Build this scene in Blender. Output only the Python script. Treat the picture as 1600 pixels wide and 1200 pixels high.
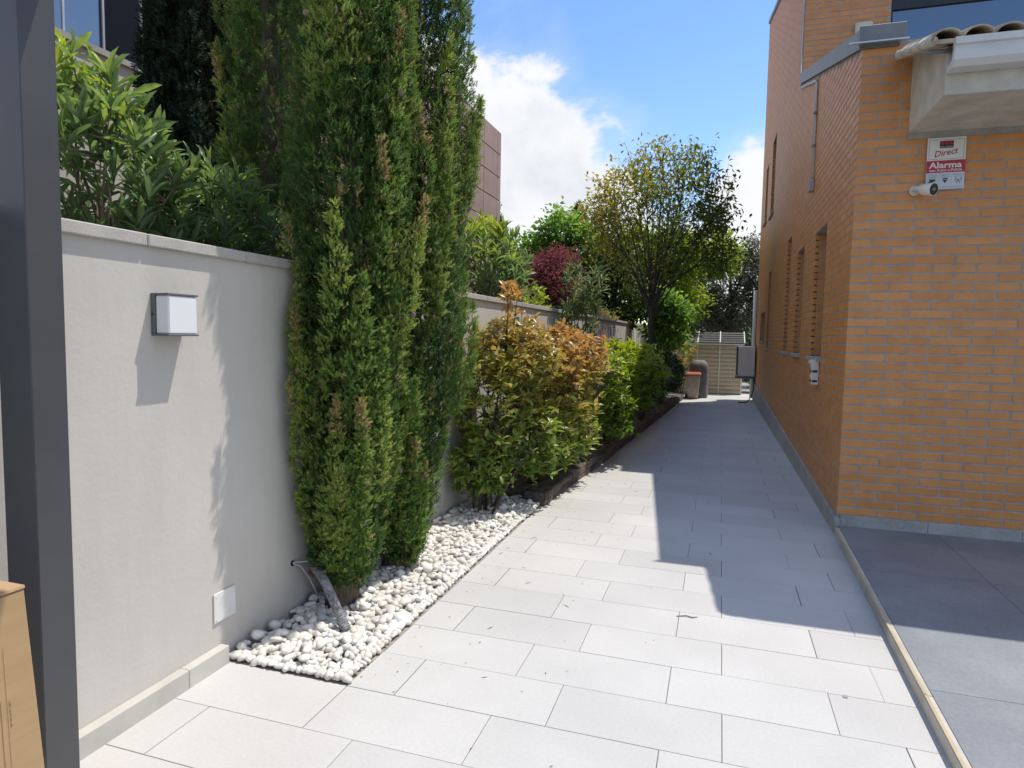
import bpy, bmesh, math, random
import numpy as np
from mathutils import Vector, Matrix

for o in list(bpy.data.objects):
    bpy.data.objects.remove(o)
SC = bpy.context.scene
COL = SC.collection
rng = np.random.default_rng(7)
random.seed(7)

# ------------------------------------------------------------------ camera
YAW, PITCH, ROLL = math.radians(-17.7), math.radians(4.277), math.radians(0.97)
EYE = Vector((0.0, 0.0, 1.5))
fwd = Vector((math.sin(YAW) * math.cos(PITCH), math.cos(YAW) * math.cos(PITCH), -math.sin(PITCH)))
rgt = Vector((math.cos(YAW), -math.sin(YAW), 0))
upv = rgt.cross(fwd)
r2 = rgt * math.cos(ROLL) + upv * math.sin(ROLL)
u2 = upv * math.cos(ROLL) - rgt * math.sin(ROLL)
cam_data = bpy.data.cameras.new('camera')
cam_data.sensor_fit = 'HORIZONTAL'
cam_data.sensor_width = 36.0
cam_data.lens = 1015.2 / 1600 * 36
cam_data.clip_start = 0.05
cam_data.clip_end = 3000
cam = bpy.data.objects.new('camera', cam_data)
COL.objects.link(cam)
M = Matrix((r2, u2, -fwd)).transposed().to_4x4()
M.translation = EYE
cam.matrix_world = M
SC.camera = cam

# ------------------------------------------------------------------ world, sun, exposure
SUN_TRAVEL = Vector((-0.325, -0.295, -1.0)).normalized()
SUN_ELEV = math.asin(-SUN_TRAVEL.z)
SUN_AZ = math.atan2(-SUN_TRAVEL.x, -SUN_TRAVEL.y)      # clockwise from +Y
SKY_STRENGTH = 0.15
world = bpy.data.worlds.new('World')
SC.world = world
world.use_nodes = True
NT = world.node_tree
NT.nodes.clear()


def N(nt, typ, **kw):
    n = nt.nodes.new(typ)
    for k, v in kw.items():
        if k == 'inp':
            for i, val in v.items():
                n.inputs[i].default_value = val
        else:
            setattr(n, k, v)
    return n


def mathn(nt, op, a, b=None, clamp=False):
    n = nt.nodes.new('ShaderNodeMath')
    n.operation = op
    n.use_clamp = clamp
    for i, v in enumerate((a, b)):
        if v is None:
            continue
        if isinstance(v, (int, float)):
            n.inputs[i].default_value = v
        else:
            nt.links.new(v, n.inputs[i])
    return n.outputs[0]


def maprange(nt, v, a, b, c, d, smooth=False):
    n = nt.nodes.new('ShaderNodeMapRange')
    n.interpolation_type = 'SMOOTHSTEP' if smooth else 'LINEAR'
    nt.links.new(v, n.inputs[0])
    for i, x in enumerate((a, b, c, d)):
        n.inputs[i + 1].default_value = x
    return n.outputs[0]


sky = N(NT, 'ShaderNodeTexSky', sky_type='NISHITA', sun_disc=False, sun_elevation=SUN_ELEV,
        sun_rotation=SUN_AZ, altitude=600, air_density=1.0, dust_density=0.35, ozone_density=1.8)
tc = N(NT, 'ShaderNodeTexCoord')
sep = N(NT, 'ShaderNodeSeparateXYZ')
NT.links.new(tc.outputs['Generated'], sep.inputs[0])
# cumulus: banks round the horizon and added high fill banks, edges broken up by noise
n1 = N(NT, 'ShaderNodeTexNoise', inp={'Scale': 5.5, 'Detail': 9.0, 'Roughness': 0.58, 'Distortion': 0.25})
n2 = N(NT, 'ShaderNodeTexNoise', inp={'Scale': 4.0, 'Detail': 6.0, 'Roughness': 0.55})
mp = N(NT, 'ShaderNodeMapping', inp={'Scale': (1, 1, 1.5), 'Location': (3.1, 1.7, 0.4)})
NT.links.new(tc.outputs['Generated'], mp.inputs[0])
NT.links.new(mp.outputs[0], n1.inputs['Vector'])
NT.links.new(tc.outputs['Generated'], n2.inputs['Vector'])
# azimuth (deg, clockwise from +Y), elevation, radius
banks = [(-25, 8, 17.5), (-46, 10, 17), (7, 6, 10), (22, 5, 11), (-75, 14, 20), (45, 8, 14), (78, 14, 18),
         (112, 9, 15), (-112, 10, 17), (-146, 8, 13), (148, 8, 13), (-96, 40, 19), (-132, 55, 17), (104, 36, 19), (128, 58, 15), (-60, 50, 13), (82, 62, 10)]  # the high banks lie out of view, added to whiten the ambient light
acc = None
for az, el, rad in banks:
    az, el = math.radians(az), math.radians(el)
    v = (math.sin(az) * math.cos(el), math.cos(az) * math.cos(el), math.sin(el))
    dn = N(NT, 'ShaderNodeVectorMath', operation='DISTANCE')
    NT.links.new(tc.outputs['Generated'], dn.inputs[0])
    dn.inputs[1].default_value = v
    rr = 2 * math.sin(math.radians(rad) / 2)
    b = maprange(NT, dn.outputs['Value'], 0.0, rr * 1.7, 1.0, 0.0)
    acc = b if acc is None else mathn(NT, 'MAXIMUM', acc, b)
nz = mathn(NT, 'MULTIPLY', mathn(NT, 'SUBTRACT', n1.outputs['Fac'], 0.5), 0.8)
dens = mathn(NT, 'ADD', acc, nz)
mask = maprange(NT, dens, 0.40, 0.52, 0.0, 1.0, True)
wisp = maprange(NT, dens, 0.27, 0.60, 0.0, 0.35, True)
mask = mathn(NT, 'MAXIMUM', mask, wisp)
mask = mathn(NT, 'MULTIPLY', mask, maprange(NT, sep.outputs['Z'], -0.02, 0.02, 0, 1))
core = maprange(NT, mathn(NT, 'ADD', dens, mathn(NT, 'MULTIPLY', mathn(NT, 'SUBTRACT', n2.outputs['Fac'], 0.5), 1.6)), 0.55, 1.15, 0.0, 1.0, True)
ccol = N(NT, 'ShaderNodeMix', data_type='RGBA')
NT.links.new(core, ccol.inputs[0])
ccol.inputs[6].default_value = (3.35, 3.4, 3.5, 1)
ccol.inputs[7].default_value = (2.15, 2.28, 2.55, 1)
mix = N(NT, 'ShaderNodeMix', data_type='RGBA')
NT.links.new(mask, mix.inputs[0])
blue = N(NT, 'ShaderNodeHueSaturation', inp={'Hue': 0.504, 'Saturation': 1.14, 'Value': 0.80})
NT.links.new(sky.outputs[0], blue.inputs['Color'])
NT.links.new(blue.outputs[0], mix.inputs[6])
NT.links.new(ccol.outputs[2], mix.inputs[7])
bg = N(NT, 'ShaderNodeBackground', inp={'Strength': SKY_STRENGTH})
NT.links.new(mix.outputs[2], bg.inputs[0])
wo = N(NT, 'ShaderNodeOutputWorld')
NT.links.new(bg.outputs[0], wo.inputs[0])

sun_data = bpy.data.lights.new('sun', 'SUN')
sun_data.energy = 2.2
sun_data.angle = math.radians(0.53)
sun_data.color = (1.0, 0.925, 0.81)
sun = bpy.data.objects.new('sun', sun_data)
sun.rotation_euler = SUN_TRAVEL.to_track_quat('-Z', 'Y').to_euler()
sun.location = (6, 6, 14)
COL.objects.link(sun)

SC.view_settings.view_transform = 'Standard'
SC.view_settings.look = 'None'
SC.view_settings.exposure = 0.95
SC.view_settings.gamma = 1.0
SC.view_settings.use_curve_mapping = False
SC.render.engine = 'CYCLES'
SC.cycles.max_bounces = 8
SC.cycles.diffuse_bounces = 4
SC.cycles.glossy_bounces = 3
SC.cycles.transmission_bounces = 4
SC.cycles.transparent_max_bounces = 6
SC.cycles.use_denoising = True

# ------------------------------------------------------------------ materials
MATS = {}


def new_mat(name):
    m = bpy.data.materials.new(name)
    m.use_nodes = True
    nt = m.node_tree
    nt.nodes.clear()
    out = nt.nodes.new('ShaderNodeOutputMaterial')
    bs = nt.nodes.new('ShaderNodeBsdfPrincipled')
    nt.links.new(bs.outputs[0], out.inputs[0])
    MATS[name] = m
    return m, nt, bs, out


def ramp(nt, fac, stops):
    r = nt.nodes.new('ShaderNodeValToRGB')
    e = r.color_ramp.elements
    while len(e) < len(stops):
        e.new(0.5)
    for el, (p, c) in zip(e, stops):
        el.position = p
        el.color = (c[0], c[1], c[2], 1)
    nt.links.new(fac, r.inputs[0])
    return r.outputs[0]


def noise(nt, scale, detail=4, rough=0.55, coord='Object', dist=0.0, stretch=None):
    t = nt.nodes.new('ShaderNodeNewGeometry')
    coord = 'Position'          # world position, so that copies of one mesh do not repeat a pattern
    n = N(nt, 'ShaderNodeTexNoise', inp={'Scale': scale, 'Detail': detail, 'Roughness': rough, 'Distortion': dist})
    if stretch:
        m = N(nt, 'ShaderNodeMapping', inp={'Scale': stretch})
        nt.links.new(t.outputs[coord], m.inputs[0])
        nt.links.new(m.outputs[0], n.inputs['Vector'])
    else:
        nt.links.new(t.outputs[coord], n.inputs['Vector'])
    return n.outputs['Fac']


def bump(nt, bs, h, strength=0.3, dist=0.01):
    b = N(nt, 'ShaderNodeBump', inp={'Strength': strength, 'Distance': dist})
    nt.links.new(h, b.inputs['Height'])
    nt.links.new(b.outputs[0], bs.inputs['Normal'])


def mulcol(nt, a, b, fac=1.0):
    m = N(nt, 'ShaderNodeMix', data_type='RGBA', blend_type='MULTIPLY')
    m.inputs[0].default_value = fac
    nt.links.new(a, m.inputs[6])
    nt.links.new(b, m.inputs[7])
    return m.outputs[2]


def varied(name, c0, c1, scale=6, rough=0.7, bumps=None, detail=5, metallic=0.0, spec=0.5, objrand=0.0, coord='Object', stretch=None, fine=None):
    """two-tone noise colour, optional fine speckle, object-random brightness and bump"""
    m, nt, bs, out = new_mat(name)
    f = noise(nt, scale, detail, coord=coord, stretch=stretch)
    col = ramp(nt, f, [(0.3, c0), (0.7, c1)])
    if fine:
        g = noise(nt, fine[0], 2, coord=coord)
        lo, hi = fine[1], fine[2]
        col = mulcol(nt, col, ramp(nt, g, [(0.35, (lo,) * 3), (0.65, (hi,) * 3)]))
    if objrand:
        oi = nt.nodes.new('ShaderNodeObjectInfo')
        k = maprange(nt, oi.outputs['Random'], 0, 1, 1 - objrand, 1 + objrand)
        c = N(nt, 'ShaderNodeCombineColor')
        for i in range(3):
            nt.links.new(k, c.inputs[i])
        col = mulcol(nt, col, c.outputs[0])
    nt.links.new(col, bs.inputs['Base Color'])
    bs.inputs['Roughness'].default_value = rough
    bs.inputs['Metallic'].default_value = metallic
    bs.inputs['Specular IOR Level'].default_value = spec
    if bumps:
        bump(nt, bs, noise(nt, bumps[0], 6, coord=coord, stretch=stretch), bumps[1], bumps[2])
    return m


def leafmat(name, stops, rough=0.42, trans=0.35, spec=0.5, fine=30):
    """leaf colour from the per-face 'tint', with some light passing through"""
    m, nt, bs, out = new_mat(name)
    a = N(nt, 'ShaderNodeAttribute', attribute_name='tint')
    col = ramp(nt, a.outputs['Fac'], stops)
    g = noise(nt, fine, 2)
    col = mulcol(nt, col, ramp(nt, g, [(0.3, (0.8,) * 3), (0.7, (1.15,) * 3)]))
    nt.links.new(col, bs.inputs['Base Color'])
    bs.inputs['Roughness'].default_value = rough
    bs.inputs['Specular IOR Level'].default_value = spec
    tr = nt.nodes.new('ShaderNodeBsdfTranslucent')
    hs = N(nt, 'ShaderNodeHueSaturation', inp={'Hue': 0.49, 'Saturation': 1.15, 'Value': 1.5})
    nt.links.new(col, hs.inputs['Color'])
    nt.links.new(hs.outputs[0], tr.inputs[0])
    mx = nt.nodes.new('ShaderNodeMixShader')
    mx.inputs[0].default_value = trans
    nt.links.new(bs.outputs[0], mx.inputs[1])
    nt.links.new(tr.outputs[0], mx.inputs[2])
    nt.links.new(mx.outputs[0], out.inputs[0])
    return m


varied('tile', (0.50, 0.498, 0.49), (0.575, 0.573, 0.563), 1.3, 0.6, (60, 0.06, 0.003), objrand=0.045, fine=(70, 0.965, 1.025), spec=0.3, detail=8)
varied('joint', (0.24, 0.235, 0.225), (0.42, 0.41, 0.39), 9, 0.9)
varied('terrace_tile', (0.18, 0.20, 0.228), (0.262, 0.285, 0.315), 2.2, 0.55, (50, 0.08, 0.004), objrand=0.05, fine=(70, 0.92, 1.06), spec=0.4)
varied('kerb', (0.40, 0.375, 0.33), (0.55, 0.52, 0.46), 5, 0.7, (40, 0.15, 0.004), objrand=0.08)
varied('kerb_edge', (0.42, 0.34, 0.22), (0.55, 0.46, 0.32), 8, 0.75)
varied('plaster', (0.53, 0.512, 0.48), (0.60, 0.582, 0.55), 1.1, 0.9, None, spec=0.2)
_nt = MATS['plaster'].node_tree
_bs = [n for n in _nt.nodes if n.type == 'BSDF_PRINCIPLED'][0]
_st = ramp(_nt, noise(_nt, 2.6, 6, 0.6, stretch=(1, 6, 0.35)), [(0.30, (0.90, 0.89, 0.87)), (0.55, (1.0, 1.0, 1.0))])
_lk = _bs.inputs['Base Color'].links[0].from_socket
_nt.links.new(mulcol(_nt, _lk, _st, 0.3), _bs.inputs['Base Color'])
_a = noise(_nt, 38, 6, 0.65)
_b = noise(_nt, 7, 6, 0.65, stretch=(1, 1, 1.6), dist=0.6)
bump(_nt, _bs, mathn(_nt, 'ADD', _a, mathn(_nt, 'MULTIPLY', _b, 0.9)), 0.2, 0.007)
varied('coping_stone', (0.40, 0.385, 0.36), (0.50, 0.485, 0.46), 7, 0.85, (60, 0.25, 0.005), objrand=0.06, fine=(140, 0.9, 1.06))
varied('skirting', (0.46, 0.45, 0.42), (0.56, 0.55, 0.52), 7, 0.7, (60, 0.1, 0.003), objrand=0.04)
varied('mortar', (0.30, 0.295, 0.285), (0.41, 0.40, 0.385), 14, 0.95, (90, 0.4, 0.004))
varied('concrete', (0.33, 0.325, 0.31), (0.45, 0.44, 0.42), 5, 0.9, (50, 0.25, 0.005), objrand=0.06, fine=(80, 0.9, 1.08))
varied('render_cream', (0.50, 0.47, 0.40), (0.64, 0.61, 0.54), 2.6, 0.9, (30, 0.15, 0.006), fine=(7, 0.86, 1.06))
varied('pebble_base', (0.22, 0.20, 0.17), (0.40, 0.37, 0.32), 30, 0.95)
varied('soil', (0.06, 0.045, 0.032), (0.14, 0.105, 0.075), 8, 0.98, (30, 0.8, 0.03))
varied('dry_earth', (0.20, 0.145, 0.115), (0.33, 0.245, 0.20), 3, 0.97, (20, 0.7, 0.03))
varied('ground', (0.10, 0.10, 0.06), (0.20, 0.18, 0.12), 0.4, 0.97, (3, 0.5, 0.03))
varied('pebble', (0.68, 0.645, 0.58), (0.87, 0.855, 0.82), 7, 0.6, (40, 0.15, 0.003), objrand=0.16, fine=(60, 0.9, 1.05))
varied('sleeper', (0.055, 0.046, 0.040), (0.20, 0.17, 0.15), 3, 0.9, (14, 0.9, 0.015), objrand=0.25, stretch=(9, 1.2, 9))
varied('post_paint', (0.060, 0.064, 0.072), (0.072, 0.076, 0.085), 5, 0.38, (300, 0.05, 0.001), spec=0.5)
varied('cardboard', (0.40, 0.265, 0.135), (0.46, 0.31, 0.165), 4, 0.8, (60, 0.05, 0.002), stretch=(1, 1, 6))
varied('print_ink', (0.10, 0.06, 0.03), (0.14, 0.09, 0.045), 20, 0.8)
varied('metal_sheet', (0.15, 0.16, 0.17), (0.21, 0.22, 0.23), 4, 0.5, None, metallic=0.0, spec=0.5)
varied('metal_bright', (0.55, 0.55, 0.56), (0.68, 0.68, 0.69), 6, 0.35, None, metallic=0.6)
varied('aluminium_white', (0.58, 0.58, 0.57), (0.66, 0.66, 0.65), 6, 0.4, None)
varied('roof_clay', (0.30, 0.235, 0.17), (0.52, 0.44, 0.34), 9, 0.9, (40, 0.4, 0.006), objrand=0.18)
varied('conduit', (0.48, 0.48, 0.47), (0.58, 0.58, 0.57), 10, 0.5)
varied('white_plastic', (0.72, 0.72, 0.70), (0.78, 0.78, 0.76), 8, 0.35)
varied('cream_plastic', (0.58, 0.55, 0.46), (0.64, 0.61, 0.52), 8, 0.45)
varied('black_plastic', (0.012, 0.012, 0.013), (0.022, 0.022, 0.024), 8, 0.3)
varied('dark_frame', (0.018, 0.019, 0.022), (0.03, 0.031, 0.035), 6, 0.4)
varied('lamp_grey', (0.125, 0.13, 0.14), (0.15, 0.155, 0.165), 8, 0.5)
varied('opal', (0.80, 0.82, 0.86), (0.82, 0.84, 0.88), 5, 0.35)
varied('plate_white', (0.70, 0.71, 0.70), (0.76, 0.77, 0.76), 5, 0.4)
varied('bark', (0.085, 0.062, 0.045), (0.20, 0.155, 0.115), 14, 0.95, (24, 0.9, 0.012), stretch=(6, 6, 1))
varied('stem', (0.12, 0.085, 0.06), (0.22, 0.165, 0.12), 12, 0.85, (30, 0.5, 0.004))
varied('dark_bark', (0.045, 0.036, 0.028), (0.10, 0.08, 0.062), 10, 0.95, (24, 0.7, 0.01), stretch=(5, 5, 1))
varied('twig_core', (0.012, 0.013, 0.009), (0.04, 0.035, 0.022), 12, 0.98, (20, 0.9, 0.02))
varied('cone_brown', (0.13, 0.095, 0.065), (0.27, 0.20, 0.145), 20, 0.85, (60, 0.6, 0.004), objrand=0.2)
varied('hose', (0.10, 0.11, 0.12), (0.36, 0.37, 0.38), 22, 0.7, None, fine=(60, 0.6, 1.2))
varied('rust', (0.13, 0.03, 0.012), (0.24, 0.065, 0.025), 16, 0.85)
varied('shed_beige', (0.52, 0.435, 0.30), (0.58, 0.49, 0.345), 4, 0.6, (20, 0.1, 0.004))
varied('shed_white', (0.60, 0.57, 0.50), (0.66, 0.63, 0.56), 4, 0.6)
varied('shed_roof', (0.018, 0.018, 0.02), (0.11, 0.105, 0.10), 11, 0.8, (20, 0.3, 0.01), stretch=(1, 4, 4))
varied('ac_grey', (0.70, 0.68, 0.65), (0.76, 0.74, 0.71), 4, 0.5)
varied('bin_tan', (0.42, 0.35, 0.26), (0.52, 0.44, 0.34), 5, 0.6, fine=(14, 0.8, 1.08))
varied('bin_lid', (0.42, 0.11, 0.065), (0.48, 0.14, 0.085), 6, 0.45)
varied('cover_grey', (0.13, 0.125, 0.122), (0.24, 0.23, 0.225), 5, 0.75, (9, 0.6, 0.03))
varied('clad_brown', (0.31, 0.205, 0.165), (0.37, 0.25, 0.205), 3, 0.6, objrand=0.06)
varied('clad_joint', (0.06, 0.04, 0.035), (0.08, 0.055, 0.045), 3, 0.9)
varied('render_white', (0.48, 0.46, 0.42), (0.56, 0.54, 0.50), 1.5, 0.9, (20, 0.2, 0.006))
varied('litter', (0.09, 0.06, 0.035), (0.26, 0.18, 0.10), 20, 0.9)
varied('sign_white', (0.70, 0.70, 0.69), (0.74, 0.74, 0.73), 6, 0.4)
varied('sign_blue_white', (0.56, 0.60, 0.66), (0.60, 0.64, 0.70), 6, 0.4)
varied('sign_red', (0.42, 0.012, 0.035), (0.46, 0.016, 0.042), 6, 0.4)
varied('sign_navy', (0.015, 0.03, 0.07), (0.02, 0.035, 0.08), 6, 0.5)
varied('sign_black', (0.01, 0.01, 0.01), (0.015, 0.015, 0.015), 6, 0.5)

# brick: colour per brick (object random + per-face tint), streaks and fine grain
m, nt, bs, out = new_mat('brick')
oi = nt.nodes.new('ShaderNodeObjectInfo')
at = N(nt, 'ShaderNodeAttribute', attribute_name='tint')
rnd = mathn(nt, 'FRACT', mathn(nt, 'ADD', oi.outputs['Random'], at.outputs['Fac']))
bc = ramp(nt, rnd, [(0.0, (0.60, 0.248, 0.068)), (0.4, (0.63, 0.265, 0.075)), (0.8, (0.65, 0.280, 0.083)), (1.0, (0.68, 0.298, 0.095))])
bc = mulcol(nt, bc, ramp(nt, noise(nt, 7, 5), [(0.3, (0.90, 0.88, 0.86)), (0.7, (1.06, 1.06, 1.08))]))
bc = mulcol(nt, bc, ramp(nt, noise(nt, 120, 2), [(0.3, (0.9,) * 3), (0.7, (1.07,) * 3)]))
nt.links.new(bc, bs.inputs['Base Color'])
bs.inputs['Roughness'].default_value = 0.5
bs.inputs['Specular IOR Level'].default_value = 0.6
bump(nt, bs, noise(nt, 70, 4), 0.25, 0.004)

# window glass of the house: dark, mirror-like pane
m, nt, bs, out = new_mat('window_glass')
bs.inputs['Base Color'].default_value = (0.012, 0.02, 0.035, 1)
bs.inputs['Roughness'].default_value = 0.03
bs.inputs['IOR'].default_value = 2.3
bs.inputs['Specular IOR Level'].default_value = 0.8
m, nt, bs, out = new_mat('clear_glass')
bs.inputs['Base Color'].default_value = (0.75, 0.85, 0.9, 1)
bs.inputs['Roughness'].default_value = 0.02
bs.inputs['Transmission Weight'].default_value = 0.8
bs.inputs['IOR'].default_value = 1.45

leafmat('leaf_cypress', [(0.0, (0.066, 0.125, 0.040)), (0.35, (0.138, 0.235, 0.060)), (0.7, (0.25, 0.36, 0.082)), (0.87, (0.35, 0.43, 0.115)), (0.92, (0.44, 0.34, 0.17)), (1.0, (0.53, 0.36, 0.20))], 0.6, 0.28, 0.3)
leafmat('leaf_dark_conifer', [(0.0, (0.014, 0.032, 0.019)), (0.6, (0.027, 0.057, 0.030)), (1.0, (0.057, 0.095, 0.046))], 0.7, 0.15, 0.25)  # leaf colour darkened to carry the shade the conifers stand in
leafmat('leaf_photinia', [(0.0, (0.135, 0.235, 0.055)), (0.35, (0.24, 0.315, 0.065)), (0.6, (0.37, 0.345, 0.085)), (0.82, (0.48, 0.35, 0.12)), (1.0, (0.53, 0.31, 0.12))], 0.30, 0.38, 0.6)
leafmat('leaf_oleander', [(0.0, (0.105, 0.175, 0.08)), (0.4, (0.17, 0.26, 0.095)), (0.7, (0.29, 0.39, 0.075)), (1.0, (0.48, 0.52, 0.085))], 0.34, 0.47, 0.55)
leafmat('leaf_grey_oleander', [(0.0, (0.070, 0.119, 0.056)), (0.5, (0.154, 0.217, 0.091)), (1.0, (0.280, 0.308, 0.126))], 0.4, 0.38, 0.5)
leafmat('leaf_bright', [(0.0, (0.09, 0.165, 0.028)), (0.5, (0.21, 0.30, 0.042)), (1.0, (0.40, 0.46, 0.07))], 0.38, 0.47, 0.5)
leafmat('leaf_dark', [(0.0, (0.022, 0.052, 0.016)), (0.6, (0.048, 0.095, 0.028)), (1.0, (0.09, 0.145, 0.04))], 0.42, 0.25, 0.5)
leafmat('leaf_maple', [(0.0, (0.061, 0.149, 0.038)), (0.5, (0.135, 0.270, 0.061)), (1.0, (0.270, 0.419, 0.101))], 0.45, 0.47, 0.4)
leafmat('leaf_red_maple', [(0.0, (0.105, 0.040, 0.042)), (0.5, (0.20, 0.068, 0.070)), (1.0, (0.32, 0.13, 0.12))], 0.45, 0.38, 0.4)
leafmat('leaf_big_tree', [(0.0, (0.075, 0.12, 0.034)), (0.35, (0.18, 0.24, 0.05)), (0.65, (0.34, 0.335, 0.065)), (1.0, (0.54, 0.37, 0.09))], 0.38, 0.44, 0.5)
leafmat('leaf_holm', [(0.0, (0.05, 0.062, 0.036)), (0.5, (0.11, 0.125, 0.078)), (1.0, (0.24, 0.25, 0.175))], 0.5, 0.19, 0.5)


# ------------------------------------------------------------------ helpers
def tag(o, label=None, cat=None, group=None, kind=None):
    if label: o['label'] = label
    if cat: o['category'] = cat
    if group: o['group'] = group
    if kind: o['kind'] = kind
    return o


def empty(name, loc, label=None, cat=None, group=None, rz=0.0):
    o = bpy.data.objects.new(name, None)
    o.empty_display_size = 0.1
    o.location = loc
    o.rotation_euler = (0, 0, rz)
    COL.objects.link(o)
    return tag(o, label, cat, group)


def link(name, me, mat, parent=None, loc=(0, 0, 0), rot=None, scale=None):
    o = bpy.data.objects.new(name, me)
    if mat and not me.materials:
        me.materials.append(MATS[mat] if isinstance(mat, str) else mat)
    o.location = loc
    if rot is not None: o.rotation_euler = rot
    if scale is not None: o.scale = scale
    if parent is not None: o.parent = parent
    COL.objects.link(o)
    return o


class MB:
    """collects simple shapes into one mesh"""
    def __init__(self):
        self.v, self.f = [], []

    def add(self, vs, fs):
        b = len(self.v)
        self.v += [tuple(p) for p in vs]
        self.f += [tuple(b + i for i in f) for f in fs]
        return self

    def box(self, x0, x1, y0, y1, z0, z1, skip=()):
        vs = [(x0, y0, z0), (x1, y0, z0), (x1, y1, z0), (x0, y1, z0), (x0, y0, z1), (x1, y0, z1), (x1, y1, z1), (x0, y1, z1)]
        fs = {'-z': (0, 3, 2, 1), '+z': (4, 5, 6, 7), '-y': (0, 1, 5, 4), '+x': (1, 2, 6, 5), '+y': (2, 3, 7, 6), '-x': (3, 0, 4, 7)}
        return self.add(vs, [f for k, f in fs.items() if k not in skip])

    def hexa(self, p):
        """eight corners: bottom ring then top ring, counter-clockwise from above"""
        return self.add(p, [(0, 3, 2, 1), (4, 5, 6, 7), (0, 1, 5, 4), (1, 2, 6, 5), (2, 3, 7, 6), (3, 0, 4, 7)])

    def quad(self, a, b, c, d):
        return self.add([a, b, c, d], [(0, 1, 2, 3)])

    def tube(self, pts, radii, n=6, cap=True):
        pts = [Vector(p) for p in pts]
        if isinstance(radii, (int, float)):
            radii = [radii] * len(pts)
        b = len(self.v)
        ref = Vector((0.13, 0.31, 0.94)).normalized()
        for i, p in enumerate(pts):
            t = (pts[min(i + 1, len(pts) - 1)] - pts[max(i - 1, 0)])
            t = t.normalized() if t.length > 1e-9 else Vector((0, 0, 1))
            r0 = ref if abs(t.dot(ref)) < 0.95 else Vector((1, 0, 0))
            a = t.cross(r0).normalized()
            c = t.cross(a)
            for k in range(n):
                w = 2 * math.pi * k / n
                self.v.append(tuple(p + (a * math.cos(w) + c * math.sin(w)) * radii[i]))
        for i in range(len(pts) - 1):
            for k in range(n):
                k2 = (k + 1) % n
                self.f.append((b + i * n + k, b + i * n + k2, b + (i + 1) * n + k2, b + (i + 1) * n + k))
        if cap:
            self.f.append(tuple(b + k for k in range(n))[::-1])
            self.f.append(tuple(b + (len(pts) - 1) * n + k for k in range(n)))
        return self

    def prism(self, outline, axis, a, b):
        """outline of 2-D points extruded along axis from a to b"""
        def P(u, v, w):
            return {'x': (w, u, v), 'y': (u, w, v), 'z': (u, v, w)}[axis]
        n = len(outline)
        vs = [P(u, v, a) for u, v in outline] + [P(u, v, b) for u, v in outline]
        fs = [tuple(range(n)), tuple(range(2 * n - 1, n - 1, -1))] + [(i, n + i, n + (i + 1) % n, (i + 1) % n) for i in range(n)]
        return self.add(vs, fs)

    def mesh(self, name, smooth=False, fix=True):
        me = bpy.data.meshes.new(name)
        me.from_pydata(self.v, [], self.f)
        if fix:
            bm = bmesh.new(); bm.from_mesh(me)
            bmesh.ops.recalc_face_normals(bm, faces=bm.faces)
            bm.to_mesh(me); bm.free()
        if smooth:
            me.polygons.foreach_set('use_smooth', [True] * len(me.polygons))
        me.update()
        return me

    def build(self, name, mat, parent=None, smooth=False, loc=(0, 0, 0), rot=None, bevel=0.0, fix=True):
        me = self.mesh(name, smooth, fix)
        if bevel:
            bm = bmesh.new(); bm.from_mesh(me)
            bmesh.ops.remove_doubles(bm, verts=bm.verts, dist=1e-5)
            bmesh.ops.bevel(bm, geom=list(bm.edges), offset=bevel, segments=1, affect='EDGES', clamp_overlap=True)
            bm.to_mesh(me); bm.free()
        return link(name, me, mat, parent, loc, rot)


def box_obj(name, mat, parent, x0, x1, y0, y1, z0, z1, bevel=0.0, loc=(0, 0, 0), rot=None):
    return MB().box(x0, x1, y0, y1, z0, z1).build(name, mat, parent, bevel=bevel, loc=loc, rot=rot)


def np_mesh(name, V, F, tint=None, smooth=False):
    """fast mesh from numpy arrays; F is (n,3) or (n,4)"""
    me = bpy.data.meshes.new(name)
    n, k = F.shape
    me.vertices.add(len(V)); me.vertices.foreach_set('co', np.ascontiguousarray(V, np.float32).ravel())
    me.loops.add(n * k); me.loops.foreach_set('vertex_index', np.ascontiguousarray(F, np.int32).ravel())
    me.polygons.add(n)
    me.polygons.foreach_set('loop_start', np.arange(0, n * k, k, dtype=np.int32))
    me.polygons.foreach_set('loop_total', np.full(n, k, np.int32))
    me.polygons.foreach_set('use_smooth', np.full(n, bool(smooth)))
    if tint is not None:
        a = me.attributes.new('tint', 'FLOAT', 'FACE')
        a.data.foreach_set('value', np.ascontiguousarray(tint, np.float32))
    me.update(calc_edges=True)
    return me


def unit(a):
    return a / np.maximum(np.linalg.norm(a, axis=-1, keepdims=True), 1e-9)


# leaf templates: (axis position, side offset, lift); faces
LEAF_BIG = (np.array([(0, 0, 0), (.20, -.30, .07), (.20, 0, .01), (.20, .30, .07), (.50, -.50, .09), (.50, 0, .0), (.50, .50, .09),
                     (.80, -.30, .03), (.80, 0, -.04), (.80, .30, .03), (1, 0, -.12)]),
            np.array([(0, 1, 2), (0, 2, 3), (1, 4, 5), (1, 5, 2), (2, 5, 6), (2, 6, 3), (4, 7, 8), (4, 8, 5), (5, 8, 9), (5, 9, 6), (7, 10, 8), (8, 10, 9)]))
LEAF_SMALL = (np.array([(0, 0, 0), (.5, -.5, .12), (1, 0, -.05), (.5, .5, .12)]), np.array([(0, 1, 2), (0, 2, 3)]))


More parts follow.
